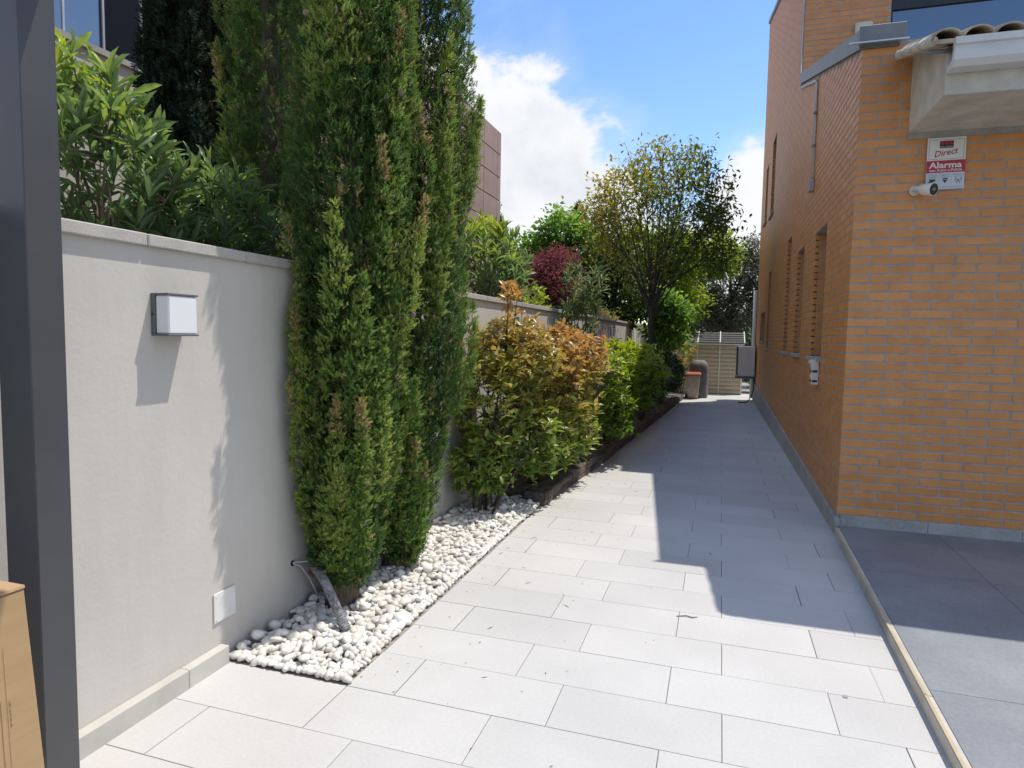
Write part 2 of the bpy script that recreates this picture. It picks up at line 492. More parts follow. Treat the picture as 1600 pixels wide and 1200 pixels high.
def leaf_arrays(P, D, L, W, tint, template, up=None, rs=rng):
    """leaves at P along D; returns V, F, face tint"""
    T, TF = template
    n = len(P)
    D = unit(D)
    if up is None:
        up = unit(np.array([0, 0, 1.0]) + rs.normal(0, 0.45, (n, 3)))
    S = unit(np.cross(D, up))
    U = np.cross(S, D)
    L = np.broadcast_to(L, n); W = np.broadcast_to(W, n)
    V = (P[:, None, :] + T[None, :, 0, None] * (D * L[:, None])[:, None, :] + T[None, :, 1, None] * (S * W[:, None])[:, None, :]
         + T[None, :, 2, None] * (U * L[:, None])[:, None, :])
    k = len(T)
    F = (np.arange(n) * k)[:, None, None] + TF[None]
    return V.reshape(-1, 3), F.reshape(-1, TF.shape[1]), np.repeat(np.broadcast_to(tint, n), len(TF))


def screen_size(P, size):
    """rough size in picture pixels of something of given size at P, 0 outside the frame"""
    Q = np.asarray(P) - np.array(EYE)
    z = Q @ np.array(fwd)
    u = 800 + 1015.2 * (Q @ np.array(r2)) / np.maximum(z, .01)
    v = 600 - 1015.2 * (Q @ np.array(u2)) / np.maximum(z, .01)
    s = 1015.2 * size / np.maximum(z, .01)
    return np.where((z > .1) & (u > -5) & (u < 1605) & (v > -5) & (v < 1205), s, 0), u, v


LEAF_MESHES = {}


def leaf_mesh_cached(mat, tint, ratio):
    key = (mat, int(tint * 9.99), round(ratio, 2))
    if key not in LEAF_MESHES:
        V, F, t = leaf_arrays(np.zeros((1, 3)), np.array([[0, 1.0, 0]]), 1.0, ratio, (key[1] + .5) / 10, LEAF_BIG, up=np.array([[0, 0, 1.0]]))
        LEAF_MESHES[key] = np_mesh('leaf', V, F, t, smooth=True)
        LEAF_MESHES[key].materials.append(MATS[mat])
    return LEAF_MESHES[key]


def foliage(parent, mat, P, D, L, ratio, tint, template=LEAF_BIG, singles=0, name='foliage', offset=(0, 0, 0), rs=rng):
    """the leaves of one plant: the largest in view as objects of their own, the rest as one mesh"""
    P = np.asarray(P); n = len(P)
    L = np.broadcast_to(L, n).copy(); tint = np.clip(np.broadcast_to(tint, n), 0, .999).copy()
    D = unit(D)
    up = unit(np.array([0, 0, 1.0]) + rs.normal(0, 0.45, (n, 3)))
    off = np.array(offset)
    rest = np.ones(n, bool)
    if singles:
        s, u, v = screen_size(P, 1.0)
        Q = P - np.array(EYE)
        order = np.argsort(-s * L)[:max(singles * 3, singles)]
        order = [i for i in order if s[i] > 0]
        # of the largest candidates, the ones nearest the viewer are the ones one sees
        order = sorted(order, key=lambda i: np.linalg.norm(Q[i]))[:singles]
        S = unit(np.cross(D, up)); U = np.cross(S, D)
        for i in order:
            me = leaf_mesh_cached(mat, tint[i], ratio)
            o = bpy.data.objects.new('leaf', me)
            m3 = Matrix((Vector(S[i]), Vector(D[i]), Vector(U[i]))).transposed()
            o.matrix_local = Matrix.Translation(Vector(P[i] - off)) @ (m3 * L[i]).to_4x4()
            o.parent = parent
            COL.objects.link(o)
            rest[i] = False
    V, F, t = leaf_arrays(P[rest] - off, D[rest], L[rest], L[rest] * ratio, tint[rest], template, up[rest])
    me = np_mesh(name, V, F, t, smooth=True)
    o = link(name, me, mat, parent)
    return o


def curve_pts(a, b, bend, n=5, sag=0.0):
    a, b = Vector(a), Vector(b)
    c = (a + b) / 2 + Vector(bend)
    out = []
    for i in range(n):
        t = i / (n - 1)
        out.append(a * (1 - t) ** 2 + c * 2 * t * (1 - t) + b * t * t)
    return out

# ================================================================== THE SETTING
g = MB().quad((-700, -700, -0.06), (700, -700, -0.06), (700, 700, -0.06), (-700, 700, -0.06)).build('ground', 'ground')
tag(g, kind='structure')

# neighbour's garden behind the wall: raised bank of dry earth
gx = [-60, -12, -6, -4, -2.31]
gz = [2.6, 2.3, 1.85, 1.62, 1.5]
gb = MB()
for i in range(4):
    gb.quad((gx[i], -6, gz[i]), (gx[i + 1], -6, gz[i + 1]), (gx[i + 1], 70, gz[i + 1]), (gx[i], 70, gz[i]))
gb.quad((-2.31, -6, -.05), (-2.31, 70, -.05), (-2.31, 70, 1.5), (-2.31, -6, 1.5))
gb.quad((-60, -6, -.05), (-2.31, -6, -.05), (-2.31, -6, 1.5), (-60, -6, 2.6))
tag(gb.build('garden_bank', 'dry_earth'), 'raised bank of dry earth behind the rendered garden wall', kind='structure')

KERB_X = lambda y: 0.895 + 0.0195 * (y - 5.5)
SLEEPER_X = lambda y: float(np.interp(y, [5.47, 6.39, 7.37, 16.66], [-1.424, -1.375, -1.29, -0.81]))

# ---- path: slab with the tiles as pieces
path = MB().quad((-2.09, 0.4, -0.012), (1.6, 0.4, -0.012), (1.6, 24, -0.012), (-2.09, 24, -0.012)).build('path', 'joint')
tag(path, kind='structure')
PITCH_Y, Y0 = 0.3157, 2.331
TL = 0.65
row = -5
TILE_CACHE = {}
while True:
    ya = Y0 + row * PITCH_Y
    yb = ya + PITCH_Y
    if ya > 18.9:
        break
    ym = (ya + yb) / 2
    xl = -2.07 if yb < Y0 + .01 else (-1.462 if yb < 5.5 else SLEEPER_X(ym) - 0.06)
    xr = (KERB_X(ym) + .01) if ym < 5.5 else (0.92 - .0081 * (ym - 5.55) if ym < 17.2 else 1.5)
    start = -1.457 if row % 2 else -1.2375
    k0 = math.floor((xl - start) / TL)
    x = start + k0 * TL
    while x < xr:
        a, b = max(x, xl), min(x + TL, xr)
        if b - a > 0.03:
            w = round(b - a, 2)
            if w not in TILE_CACHE:
                mb = MB().box(-(w - .0027) / 2, (w - .0027) / 2, -(PITCH_Y - .0027) / 2, (PITCH_Y - .0027) / 2, -0.011, 0.0, skip=('-z',))
                me = mb.mesh('tile')
                bm = bmesh.new(); bm.from_mesh(me)
                bmesh.ops.bevel(bm, geom=[e for e in bm.edges if all(v.co.z > -.001 for v in e.verts)], offset=0.0009, segments=1, affect='EDGES')
                bm.to_mesh(me); bm.free()
                TILE_CACHE[w] = me
            link('tile', TILE_CACHE[w], 'tile', path, ((a + b) / 2, ym, rng.uniform(-.0005, .0005)))
        x += TL
    row += 1

# ---- kerb and raised terrace on the right
kerb = empty('kerb', (0.86, 2.95, 0)); tag(kerb, kind='structure')
ys = [0.3, 1.7, 2.955, 4.2, 5.46]
for a, b in zip(ys[:-1], ys[1:]):
    p = []
    for z in (-.01, 0.062):
        p += [(KERB_X(a) - .86, a + .002 - 2.95, z), (KERB_X(a) + .034 - .86, a + .002 - 2.95, z), (KERB_X(b) + .034 - .86, b - .002 - 2.95, z), (KERB_X(b) - .86, b - .002 - 2.95, z)]
    MB().hexa(p).build('kerb_stone', 'kerb', kerb, bevel=0.002)
    p = [(KERB_X(a) + .002 - .86, a + .003 - 2.95, .0625), (KERB_X(a) + .015 - .86, a + .003 - 2.95, .0625), (KERB_X(b) + .015 - .86, b - .003 - 2.95, .0625), (KERB_X(b) + .002 - .86, b - .003 - 2.95, .0625)]
    MB().hexa(p + [(x, y, .0665) for x, y, z in p]).build('edge_strip', 'kerb_edge', kerb)
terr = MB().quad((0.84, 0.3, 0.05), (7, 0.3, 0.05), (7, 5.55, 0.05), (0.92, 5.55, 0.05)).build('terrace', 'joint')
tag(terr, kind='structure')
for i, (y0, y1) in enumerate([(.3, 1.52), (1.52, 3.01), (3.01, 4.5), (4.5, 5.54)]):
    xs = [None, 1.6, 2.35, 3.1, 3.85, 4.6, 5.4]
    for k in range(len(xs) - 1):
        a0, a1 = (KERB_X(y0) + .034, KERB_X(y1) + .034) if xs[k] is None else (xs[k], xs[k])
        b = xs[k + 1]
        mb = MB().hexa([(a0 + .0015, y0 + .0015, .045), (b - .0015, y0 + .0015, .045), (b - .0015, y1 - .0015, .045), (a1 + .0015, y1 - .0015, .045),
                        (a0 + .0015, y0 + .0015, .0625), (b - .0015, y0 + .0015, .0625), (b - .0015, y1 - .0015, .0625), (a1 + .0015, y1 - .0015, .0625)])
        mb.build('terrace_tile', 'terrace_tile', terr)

# ---- planting bed behind the sleepers, pebble bed in front
bed = MB()
yy = list(np.linspace(5.6, 16.9, 24))
for a, b in zip(yy[:-1], yy[1:]):
    bed.quad((-2.11, a, .07), (SLEEPER_X(a) - .1, a, .07), (SLEEPER_X(b) - .1, b, .07), (-2.11, b, .07))
tag(bed.build('planting_bed', 'soil'), kind='structure')
pb = MB().quad((-2.11, Y0, -.004), (-1.463, Y0, -.004), (-1.40, 5.62, -.004), (-2.11, 5.62, -.004)).build('pebble_bed', 'pebble_base')
tag(pb, kind='structure')

# pebbles: a dozen shapes, laid in two layers
PEB = []
for k in range(12):
    bm = bmesh.new()
    bmesh.ops.create_icosphere(bm, subdivisions=2, radius=1)
    d = Vector(rng.normal(0, 1, 3)).normalized()
    sx, sy, sz = rng.uniform(.95, 1.45), rng.uniform(.62, .98), rng.uniform(.45, .72)
    for v in bm.verts:
        n = v.co.normalized()
        s = 1 + .10 * math.sin(3 * n.dot(d) + k) + .07 * math.sin(5 * n.x + 2 * k) + .05 * math.cos(6 * n.y - k)
        v.co = Vector((n.x * sx, n.y * sy, n.z * sz)) * s
    me = bpy.data.meshes.new('pebble')
    bm.to_mesh(me); bm.free()
    me.polygons.foreach_set('use_smooth', [True] * len(me.polygons))
    me.materials.append(MATS['pebble'])
    PEB.append(me)
spots = []
cell = 0.041
for layer in range(2):
    y = Y0 + .02
    j = 0
    while y < 5.58:
        xr = -1.478 + (.02 if y > 5 else 0)
        x = -2.09 + (cell / 2 if (j + layer) % 2 else 0)
        while x < xr - .012:
            r = rng.uniform(.0165, .027) * (1.3 if rng.random() < .15 else 1)
            px, py = x + rng.uniform(-.012, .012), y + rng.uniform(-.012, .012)
            if layer == 1 and (px > xr - .035 or py < Y0 + .05 or rng.random() < .42):
                x += cell; continue
            px = min(px, xr - r * .9); py = max(py, Y0 + r * .9)
            if px < -2.035 and rng.random() < .5:
                x += cell; continue
            px = max(px, -2.11 + r * 1.3)
            # clear round the trunks
            if all((px - cx) ** 2 + (py - cy) ** 2 > cr * cr for cx, cy, cr in ((-1.93, 3.05, .10), (-1.91, 3.68, .07))):
                spots.append((px, py, .010 + r * .35 + layer * .015 + (0.012 if layer and rng.random() < .25 else 0), r))
            x += cell
        y += cell * .9
        j += 1
for q in range(2):                       # border rows hard against the paving
    y = Y0 + .03
    while y < 5.5:
        r = rng.uniform(.015, .025); spots.append((-1.464 - r * (1.0 + 1.5 * q) , y, .012 + r * .3, r)); y += r * 1.7
    x = -2.06
    while x < -1.47:
        r = rng.uniform(.015, .025); spots.append((x, Y0 + r * (1.0 + 1.5 * q), .012 + r * .3, r)); x += r * 1.75
spots = np.array(spots)
s, u, v = screen_size(spots[:, :3], 1.0)
order = np.argsort(-(s * spots[:, 3] * (1 + 2.0 * (spots[:, 2] > .035))))
single = set(order[:300].tolist())
Vs, Fs, Ts, base = [], [], [], 0
for i, (px, py, pz, r) in enumerate(spots):
    me = PEB[i % 12]
    rot = (rng.normal(0, .22), rng.normal(0, .22), rng.uniform(0, 6.28))
    if i in single:
        link('pebble', me, None, pb, (px, py, pz), rot, (r, r, r))
    else:
        mtx = Matrix.LocRotScale(Vector((px, py, pz)), Matrix.Rotation(rot[2], 3, 'Z') @ Matrix.Rotation(rot[0], 3, 'X') @ Matrix.Rotation(rot[1], 3, 'Y'), Vector((r, r, r)))
        co = np.empty(len(me.vertices) * 3, np.float32); me.vertices.foreach_get('co', co)
        fi = np.empty(len(me.polygons) * 3, np.int32); me.loops.foreach_get('vertex_index', fi)
        m4 = np.array(mtx)
        Vs.append(co.reshape(-1, 3) @ m4[:3, :3].T + m4[:3, 3]); Fs.append(fi.reshape(-1, 3) + base); base += len(me.vertices)
me = np_mesh('pebbles', np.concatenate(Vs), np.concatenate(Fs), smooth=True)
tag(link('pebbles', me, 'pebble', pb), kind='stuff')


# ================================================================== LEFT GARDEN WALL
wall = empty('garden_wall', (-2.11, 2.3, 0), 'long grey rendered garden wall with stone coping behind the cypress trees', 'wall')
WX = -2.11


def wl(x, y, z):
    return (x - WX, y - 2.3, z)


mb = MB()
mb.box(-.2, 0, -4.3, 21.7, -.06, 1.816)
mb.build('render_face', 'plaster', wall)
y = -2.0 + .18
i = 0
while y < 24:
    L = .54 if y < 6 else 1.08
    MB().box(-.23, .024, y + .0015 - 2.3, y + L - .0015 - 2.3, 1.8165, 1.862 + rng.uniform(-.001, .001)).build('coping_stone', 'coping_stone', wall, bevel=.004)
    y += L
y = 0.25 - .11
while y < 2.3:
    b = min(y + .65, 2.325)
    MB().box(.001, .048, y + .001 - 2.3, b - .001 - 2.3, -.005, .082).build('skirting_tile', 'skirting', wall, bevel=.002)
    y += .65

# ---- wall lamp
lamp = empty('wall_lamp', (-2.11, 1.985, 1.475), 'square wall lamp with white opal cover and dark grey frame', 'lamp')
MB().box(.0, .02, 0, .152, 0, .166).build('back_plate', 'lamp_grey', lamp, bevel=.002)
MB().box(.02, .088, 0.0, .152, .158, .166).build('top_plate', 'lamp_grey', lamp, bevel=.0015)
MB().box(.02, .088, 0.0, .152, 0, .008).build('bottom_plate', 'lamp_grey', lamp, bevel=.0015)
MB().box(.0205, .085, .004, .148, .0085, .1575).build('cover', 'opal', lamp, bevel=.005)
MB().tube([(.010, -.002, .084), (.010, .002, .084)], .004, 8).build('screw', 'black_plastic', lamp)

# ---- blanking plate
pl = empty('cover_plate', (-2.11, 2.28, .19), 'small white square cover plate screwed low on the garden wall', 'cover plate')
MB().box(0.001, .008, 0, .135, 0, .135).build('plate', 'plate_white', pl, bevel=.002)
for a in (.014, .121):
    for b in (.014, .121):
        MB().tube([(.008, a, b), (.0105, a, b)], .0042, 8).build('screw', 'ac_grey', pl)

# ---- cable out of the wall
cab = empty('wall_cable', (-2.11, 2.875, .28), 'thin grey cable coming out of a hole low in the garden wall', 'cable')
MB().tube([(.0, -.03, .0), (.004, -.03, 0)], .016, 10).build('grommet', 'black_plastic', cab)
MB().tube([(.0, -.03, 0), (.03, .0, -.02), (.05, .04, -.09), (.055, .08, -.16), (.07, .12, -.26)], .004, 6).build('cable', 'conduit', cab, smooth=True)
MB().tube([(.0, -.03, .004), (.04, .03, -.005), (.08, .09, -.03), (.12, .15, .03), (.1, .17, .12)], .004, 6).build('cable', 'conduit', cab, smooth=True)

# ---- corrugated hose leaning on the trunk
hose = empty('corrugated_hose', (-1.70, 2.72, 0.03), 'short grey corrugated hose running from the cypress trunk into the pebbles', 'hose')
cp = []
for i in range(90):
    t = i / 89
    cp.append(Vector((-.32 * t - .02 * math.sin(t * 3), .20 * t, .21 * math.sin(t * 1.75))))
MB().tube(cp, [.0225 + .0022 * (1 if i % 2 else -1) for i in range(90)], 12).build('hose_tube', 'hose', hose, smooth=False)
st = empty('rusty_strap', (-1.985, 2.98, .27), 'rusty red iron strap on the leaning cypress trunk', 'strap')
MB().tube([(-.06, -.07, -.06), (-.01, -.07, .0), (.05, -.055, .05), (.075, -.02, .08)], .016, 6).build('strap', 'rust', st)
MB().tube([(.02, -.07, .06), (-.03, -.075, .0), (-.05, -.06, -.08)], .008, 5).build('hook', 'rust', st)

# ---- timber sleepers
GS = 'timber sleepers edging the planting bed'
SL = [(5.47, 6.385, .115, 'weathered dark sleeper nearest the white pebbles, its end facing the path'),
      (6.40, 7.38, .14, 'weathered sunlit sleeper second in the row, below the small spotlight')]
ysl = [7.39, 8.5, 9.65, 10.8, 11.95, 13.1, 14.25, 15.4]
names = ['third', 'fourth', 'fifth', 'sixth', 'seventh', 'eighth', 'ninth', 'tenth']
for i, (n, a) in enumerate(zip(names, ysl)):
    b = ysl[i + 1] - .012 if i + 1 < len(ysl) else 16.62
    SL.append((a, b, .13, 'dark sleeper in shade, %s in the row counted from the pebbles' % n))
for a, b, hgt, lab in SL:
    o = empty('timber_sleeper', (SLEEPER_X(a), a, 0), lab, 'sleeper', GS, rz=math.atan2(-(SLEEPER_X(b) - SLEEPER_X(a)), b - a))
    L = b - a
    mb = MB()
    nseg = 14
    vs, fs = [], []
    for k in range(nseg + 1):
        y = L * k / nseg
        j = lambda s: rng.normal(0, s)
        ring = [(-.195 + j(.004), 0.001), (.0 + j(.003), 0.001), (.001 + j(.004), hgt * .36), (-.008 + j(.002), hgt * .38), (.002 + j(.004), hgt * .42), (.0 + j(.003), hgt - .012 + j(.002)),
                (-.014 + j(.003), hgt + j(.003)), (-.10 + j(.006), hgt + j(.004)), (-.18 + j(.004), hgt + j(.003)), (-.197 + j(.004), hgt - .02)]
        vs += [(x, y + (j(.004) if 0 < k < nseg else 0), z) for x, z in ring]
    nr = 10
    for k in range(nseg):
        for q in range(nr):
            q2 = (q + 1) % nr
            fs.append((k * nr + q, k * nr + q2, (k + 1) * nr + q2, (k + 1) * nr + q))
    fs += [tuple(range(nr)), tuple(nseg * nr + q for q in range(nr))]
    mb.add(vs, fs).build('beam', 'sleeper', o)
o = empty('timber_sleeper', (-1.47, 5.60, 0), 'short dark sleeper lying across the bed behind the photinia stems', 'sleeper', GS)
MB().box(-.62, -.005, 0, .17, .001, .12).build('beam', 'sleeper', o, bevel=.008)

# ---- grey spotlight on the sleeper
o = empty('spotlight', (-1.44, 6.82, .135), 'small grey garden spotlight standing on the sleeper among the leaves', 'spotlight')
MB().tube([(0, 0, 0), (0, 0, .05), (-.01, -.01, .09)], .010, 8).build('stalk', 'ac_grey', o)
hd = MB().box(-.03, .035, -.045, .045, -.035, .035).build('head', 'ac_grey', o, bevel=.008, loc=(-.02, -.02, .115), rot=(.35, .3, .9))
MB().box(.0355, .037, -.036, .036, -.027, .027).build('lens', 'opal', hd)

# ================================================================== PERGOLA POST
o = empty('pergola_post', (-1.88, 1.352, 0), 'tall dark grey metal pergola post standing before the garden wall', 'post')
MB().box(-.13, 0, 0, .108, 0, 2.80).build('post', 'post_paint', o, bevel=.003)
MB().box(.0005, 3.4, 0.0, .108, 2.58, 2.80).build('beam', 'post_paint', o, bevel=.003)
MB().box(3.401, 3.53, 0.0, .108, .062, 2.80).build('post', 'post_paint', o, bevel=.003)

# ================================================================== CARDBOARD BOX
o = empty('cardboard_box', (-1.45, 1.01, 0), 'tall brown cardboard box beside the dark post', 'box')
mb = MB()
mb.hexa([(-.40, -.52, 0), (.045, -.52, 0), (.045, .035, 0), (-.40, .035, 0), (-.36, -.50, .921), (0, -.50, .921), (0, 0, .921), (-.36, 0, .921)])
mb.build('carton', 'cardboard', o, bevel=.003)
MB().hexa([(-.36, -.25, .924), (.002, -.25, .924), (.002, .0, .924), (-.36, .0, .924), (-.36, -.25, .928), (.0, -.25, .928), (.0, .0, .930), (-.36, .0, .930)]).build('flap', 'cardboard', o)
MB().hexa([(-.36, -.50, .9245), (.002, -.50, .9245), (.002, -.253, .9245), (-.36, -.253, .9245), (-.36, -.50, .928), (.0, -.50, .928), (.0, -.253, .928), (-.36, -.253, .928)]).build('flap', 'cardboard', o)


def box_face(y, z):
    """point on the path-side face of the carton"""
    return Vector((.045 * (1 - z / .921) + .0012, y + .035 * (1 - z / .921) * 0, z))


for y, z0, z1, w in ((-.0555, .12, .81, .0006), (-.0686, .12, .70, .0009)):
    MB().quad(box_face(y, z0), box_face(y + w, z0), box_face(y + w, z1), box_face(y, z1)).build('print_line', 'print_ink', o, fix=False)

# ================================================================== BRICK HOUSE
HX, HY, TH = 0.92, 5.55, 0.0081
house = empty('brick_house', (HX, HY, 0), 'orange brick house with narrow side windows and curved tile eave beside the path', 'house', rz=TH)
CH, BL, MG = 0.0665, 0.277, 0.0122
ZB = 0.145
LOWTOP = lambda y: 3.665 + 0.3 * y          # top of brick under the sloping coping
TALLTOP = lambda y: 6.72 + 0.3 * (y - 4.0)
YT, YE, XE = 4.0, 11.6, 5.2
OPEN = [(1.23, 1.95, 1.335, 2.60), (2.85, 3.50, 1.335, 2.575), (4.30, 4.85, 1.335, 2.95), (7.65, 8.20, 1.33, 2.82),
        (8.80, 10.15, 1.47, 2.08), (7.85, 8.65, 3.95, 5.42), (9.65, 10.30, 4.05, 5.28)]
TW = (1.0, 3.6, 5.25, 5.95)                 # window in the tall front face: x0, x1, z0, z1
RB = 0.0032                                  # mortar recess


def snap(z):
    return ZB + round((z - ZB) / CH) * CH


OPEN = [(a, b, snap(c), snap(d)) for a, b, c, d in OPEN]
# wall shell (mortar colour), recessed behind the brick faces
sh = MB()
ybr = sorted({0.0 + RB, YT, YE} | {v for o_ in OPEN for v in o_[:2]})
for a, b in zip(ybr[:-1], ybr[1:]):
    top = LOWTOP if b <= YT + 1e-6 else TALLTOP
    ops = sorted([(o_[2], o_[3]) for o_ in OPEN if o_[0] <= a + 1e-6 and o_[1] >= b - 1e-6])
    z = -.05
    for c, d in ops:
        sh.quad((RB, a, z), (RB, b, z), (RB, b, c), (RB, a, c)); z = d
    sh.quad((RB, a, z), (RB, b, z), (RB, b, top(b)), (RB, a, top(a)))
sh.quad((RB, RB, -.05), (XE, RB, -.05), (XE, RB, 3.70), (RB, RB, 3.70))                       # low front
for x0, x1, z0, z1 in ((RB, TW[0], 4.6, 6.72), (TW[0], TW[1], 4.6, TW[2]), (TW[0], TW[1], TW[3], 6.72), (TW[1], XE, 4.6, 6.72)):
    sh.quad((x0, YT + RB, z0), (x1, YT + RB, z0), (x1, YT + RB, z1), (x0, YT + RB, z1))       # tall front
sh.quad((RB, YE, -.05), (XE, YE, -.05), (XE, YE, TALLTOP(YE)), (RB, YE, TALLTOP(YE)))         # rear
sh.add([(XE, RB, -.05), (XE, YE, -.05), (XE, YE, TALLTOP(YE)), (XE, YT, TALLTOP(YT)), (XE, YT, LOWTOP(YT)), (XE, RB, 3.66)], [(0, 1, 2, 3, 4, 5)])
sh.build('wall', 'mortar', house, fix=False)

# bricks: list of boxes (x0,x1,y0,y1,z0,z1, face)
bricks = []


def runs(a, b, holes):
    """interval a..b minus holes"""
    segs = [(a, b)]
    for h0, h1 in holes:
        nxt = []
        for s0, s1 in segs:
            if h1 <= s0 or h0 >= s1: nxt.append((s0, s1)); continue
            if h0 > s0: nxt.append((s0, h0))
            if h1 < s1: nxt.append((h1, s1))
        segs = nxt
    return segs


BW, BD = BL - MG, 0.127
k = 0
while True:
    z0 = ZB + k * CH + MG / 2
    z1 = z0 + CH - MG
    if z1 > TALLTOP(YE):
        break
    even = k % 2 == 0
    # ---- low front and its corner
    if z1 < 3.705:
        cx, cy = (BW, BD) if even else (BD, BW)
        bricks.append((0, cx, 0, cy, z0, z1, 'c'))
        x = cx + MG
        while x < 4.9:
            bricks.append((x, x + BW, 0, .03, z0, z1, 'f'))
            x += BL
        ystart = cy + MG
    else:
        # side starts where the sloping coping lets it
        ystart = max(0.0, (z1 - 3.665) / 0.3 + .02)
        ystart = (math.floor(ystart / BL) + (0.5 if even else 0)) * BL if ystart > 0 else 0
        ystart = max(ystart, (z1 - 3.665) / .3) if z1 < LOWTOP(YT) else YT
    # ---- side wall
    holes = [(o_[0], o_[1]) for o_ in OPEN if o_[2] < (z0 + z1) / 2 < o_[3]]
    yend = YE if z1 < TALLTOP(YT) else YE
    y_lo = ystart
    if z1 >= LOWTOP(YT):
        y_lo = max(YT, YT + (z1 - 6.72) / .3)
        if z1 < 6.72:
            cx, cy = (BW, BD) if even else (BD, BW)
            bricks.append((0, cx, YT, YT + cy, z0, z1, 'tc'))
            x = cx + MG
            while x < 4.9:
                for a, b in runs(x, min(x + BW, 4.9), [(TW[0], TW[1])] if TW[2] < (z0 + z1) / 2 < TW[3] else []):
                    if b - a > .03: bricks.append((a, b, YT, YT + .03, z0, z1, 't'))
                x += BL
            y_lo = YT + cy + MG
    ph = (0.5 if even else 0.0) * BL
    for r0, r1 in runs(y_lo, yend, holes):
        if r1 - r0 < .02: continue
        j = (math.floor((r0 + .05 - ph) / BL) + 1) * BL + ph
        y = r0
        while j < r1 - .05:
            bricks.append((0, .03, y, j - MG, z0, z1, 's')); y = j; j += BL
        bricks.append((0, .03, y, r1, z0, z1, 's'))
    # ---- window reveals: far and near jambs
    for oa, ob, oc, od in OPEN:
        if oc < (z0 + z1) / 2 < od:
            w = (.135, .085) if even else (.085, .135)
            bricks.append((.032, .032 + w[0] - .02, ob, ob + .03, z0, z1, 's'))
            bricks.append((.032 + w[0] - .009, .24, ob, ob + .03, z0, z1, 's'))
            bricks.append((.032, .24, oa - .03, oa, z0, z1, 's'))
    k += 1

B = np.array([b[:6] for b in bricks])
ctr = np.stack([(B[:, 0] + B[:, 1]) / 2, (B[:, 2] + B[:, 3]) / 2, (B[:, 4] + B[:, 5]) / 2], 1)
ct, sn = math.cos(TH), math.sin(TH)
Wc = np.stack([HX + ctr[:, 0] * ct - ctr[:, 1] * sn, HY + ctr[:, 0] * sn + ctr[:, 1] * ct, ctr[:, 2]], 1)
s, u, v = screen_size(Wc, 1.0)
area = np.zeros(len(B))
for i, b in enumerate(bricks):
    if s[i] <= 0: continue
    d = Wc[i] - np.array(EYE); dn = np.linalg.norm(d)
    f = b[6]
    if f in 'fctc':
        if f in ('f', 'c') and b[0] > .34 and b[4] > 3.0: continue      # behind the eave box
        if f in ('t', 'tc') and b[4] < 5.0: continue                     # behind the low roof
        area[i] = s[i] ** 2 * (b[1] - b[0]) * (b[5] - b[4]) * abs(d[1]) / dn
    else:
        area[i] = s[i] ** 2 * (b[3] - b[2]) * (b[5] - b[4]) * abs(d[0]) / dn
single = set(np.argsort(-area)[:300].tolist())
BM = {}
Vs, Fs, Ts, base = [], [], [], 0
Vj = {'near': []}
QF = np.array([(0, 3, 2, 1), (4, 5, 6, 7), (0, 1, 5, 4), (1, 2, 6, 5), (2, 3, 7, 6), (3, 0, 4, 7)])
for i, b in enumerate(bricks):
    x0, x1, y0, y1, z0, z1, f = b
    # small irregularities of laying
    jx = rng.normal(0, .0007)
    if i in single and area[i] > 0:
        key = (round(x1 - x0, 3), round(y1 - y0, 3))
        if key not in BM:
            w, d = key
            me = MB().box(0, w, 0, d, 0, z1 - z0).mesh('brick')
            bm = bmesh.new(); bm.from_mesh(me)
            ed = [e for e in bm.edges if all(q.co.y < 1e-4 for q in e.verts) or all(q.co.x < 1e-4 for q in e.verts)]
            bmesh.ops.bevel(bm, geom=ed, offset=.0016, segments=1, affect='EDGES')
            bm.to_mesh(me); bm.free()
            BM[key] = me
        link('brick', BM[key], 'brick', house, (x0, y0 + (jx if f in 'ft' else 0), z0), (0, rng.normal(0, .0015), 0))
    else:
        vs = np.array([(x0, y0, z0), (x1, y0, z0), (x1, y1, z0), (x0, y1, z0), (x0, y0, z1), (x1, y0, z1), (x1, y1, z1), (x0, y1, z1)])
        if f == 's': vs[:, 0] += jx * .3
        Vs.append(vs); Fs.append(QF + base); base += 8
        Ts.append(np.full(6, rng.random()))
me = np_mesh('brickwork', np.concatenate(Vs), np.concatenate(Fs), np.concatenate(Ts))
tag(link('brickwork', me, 'brick', house), kind='stuff')

# windows
for oa, ob, oc, od in OPEN:
    w = MB()
    t = .045
    w.box(.20, .24, oa, ob, oc, oc + t).box(.20, .24, oa, ob, od - t, od).box(.2005, .2395, oa, oa + t, oc + t, od - t).box(.2005, .2395, ob - t, ob, oc + t, od - t)
    fr = w.build('window', 'dark_frame', house)
    MB().box(.215, .222, oa + t, ob - t, oc + t, od - t).build('pane', 'window_glass', fr)
    MB().box(-.035, .20, oa - .02, ob + .02, oc - .045, oc - .003).build('sill', 'concrete', fr, bevel=.003)
    MB().box(RB, .25, oa, ob, od + .001, od + .02).build('lintel', 'concrete', fr)
    MB().quad((.035, ob + RB, oc), (.25, ob + RB, oc), (.25, ob + RB, od), (.035, ob + RB, od)).quad((.035, oa - RB, oc), (.25, oa - RB, oc), (.25, oa - RB, od), (.035, oa - RB, od)).build('reveal', 'mortar', fr, fix=False)
x0, x1, z0, z1 = TW
fr = MB().box(x0 - .02, x1, YT + .04, YT + .12, z1 - .26, z1).box(x0, x0 + .03, YT + .05, YT + .12, z0, z1 - .26).box(x0, x1, YT + .05, YT + .12, z0, z0 + .04).build('window', 'dark_frame', house)
MB().box(x0 + .03, x1, YT + .07, YT + .08, z0 + .04, z1 - .26).build('pane', 'window_glass', fr)

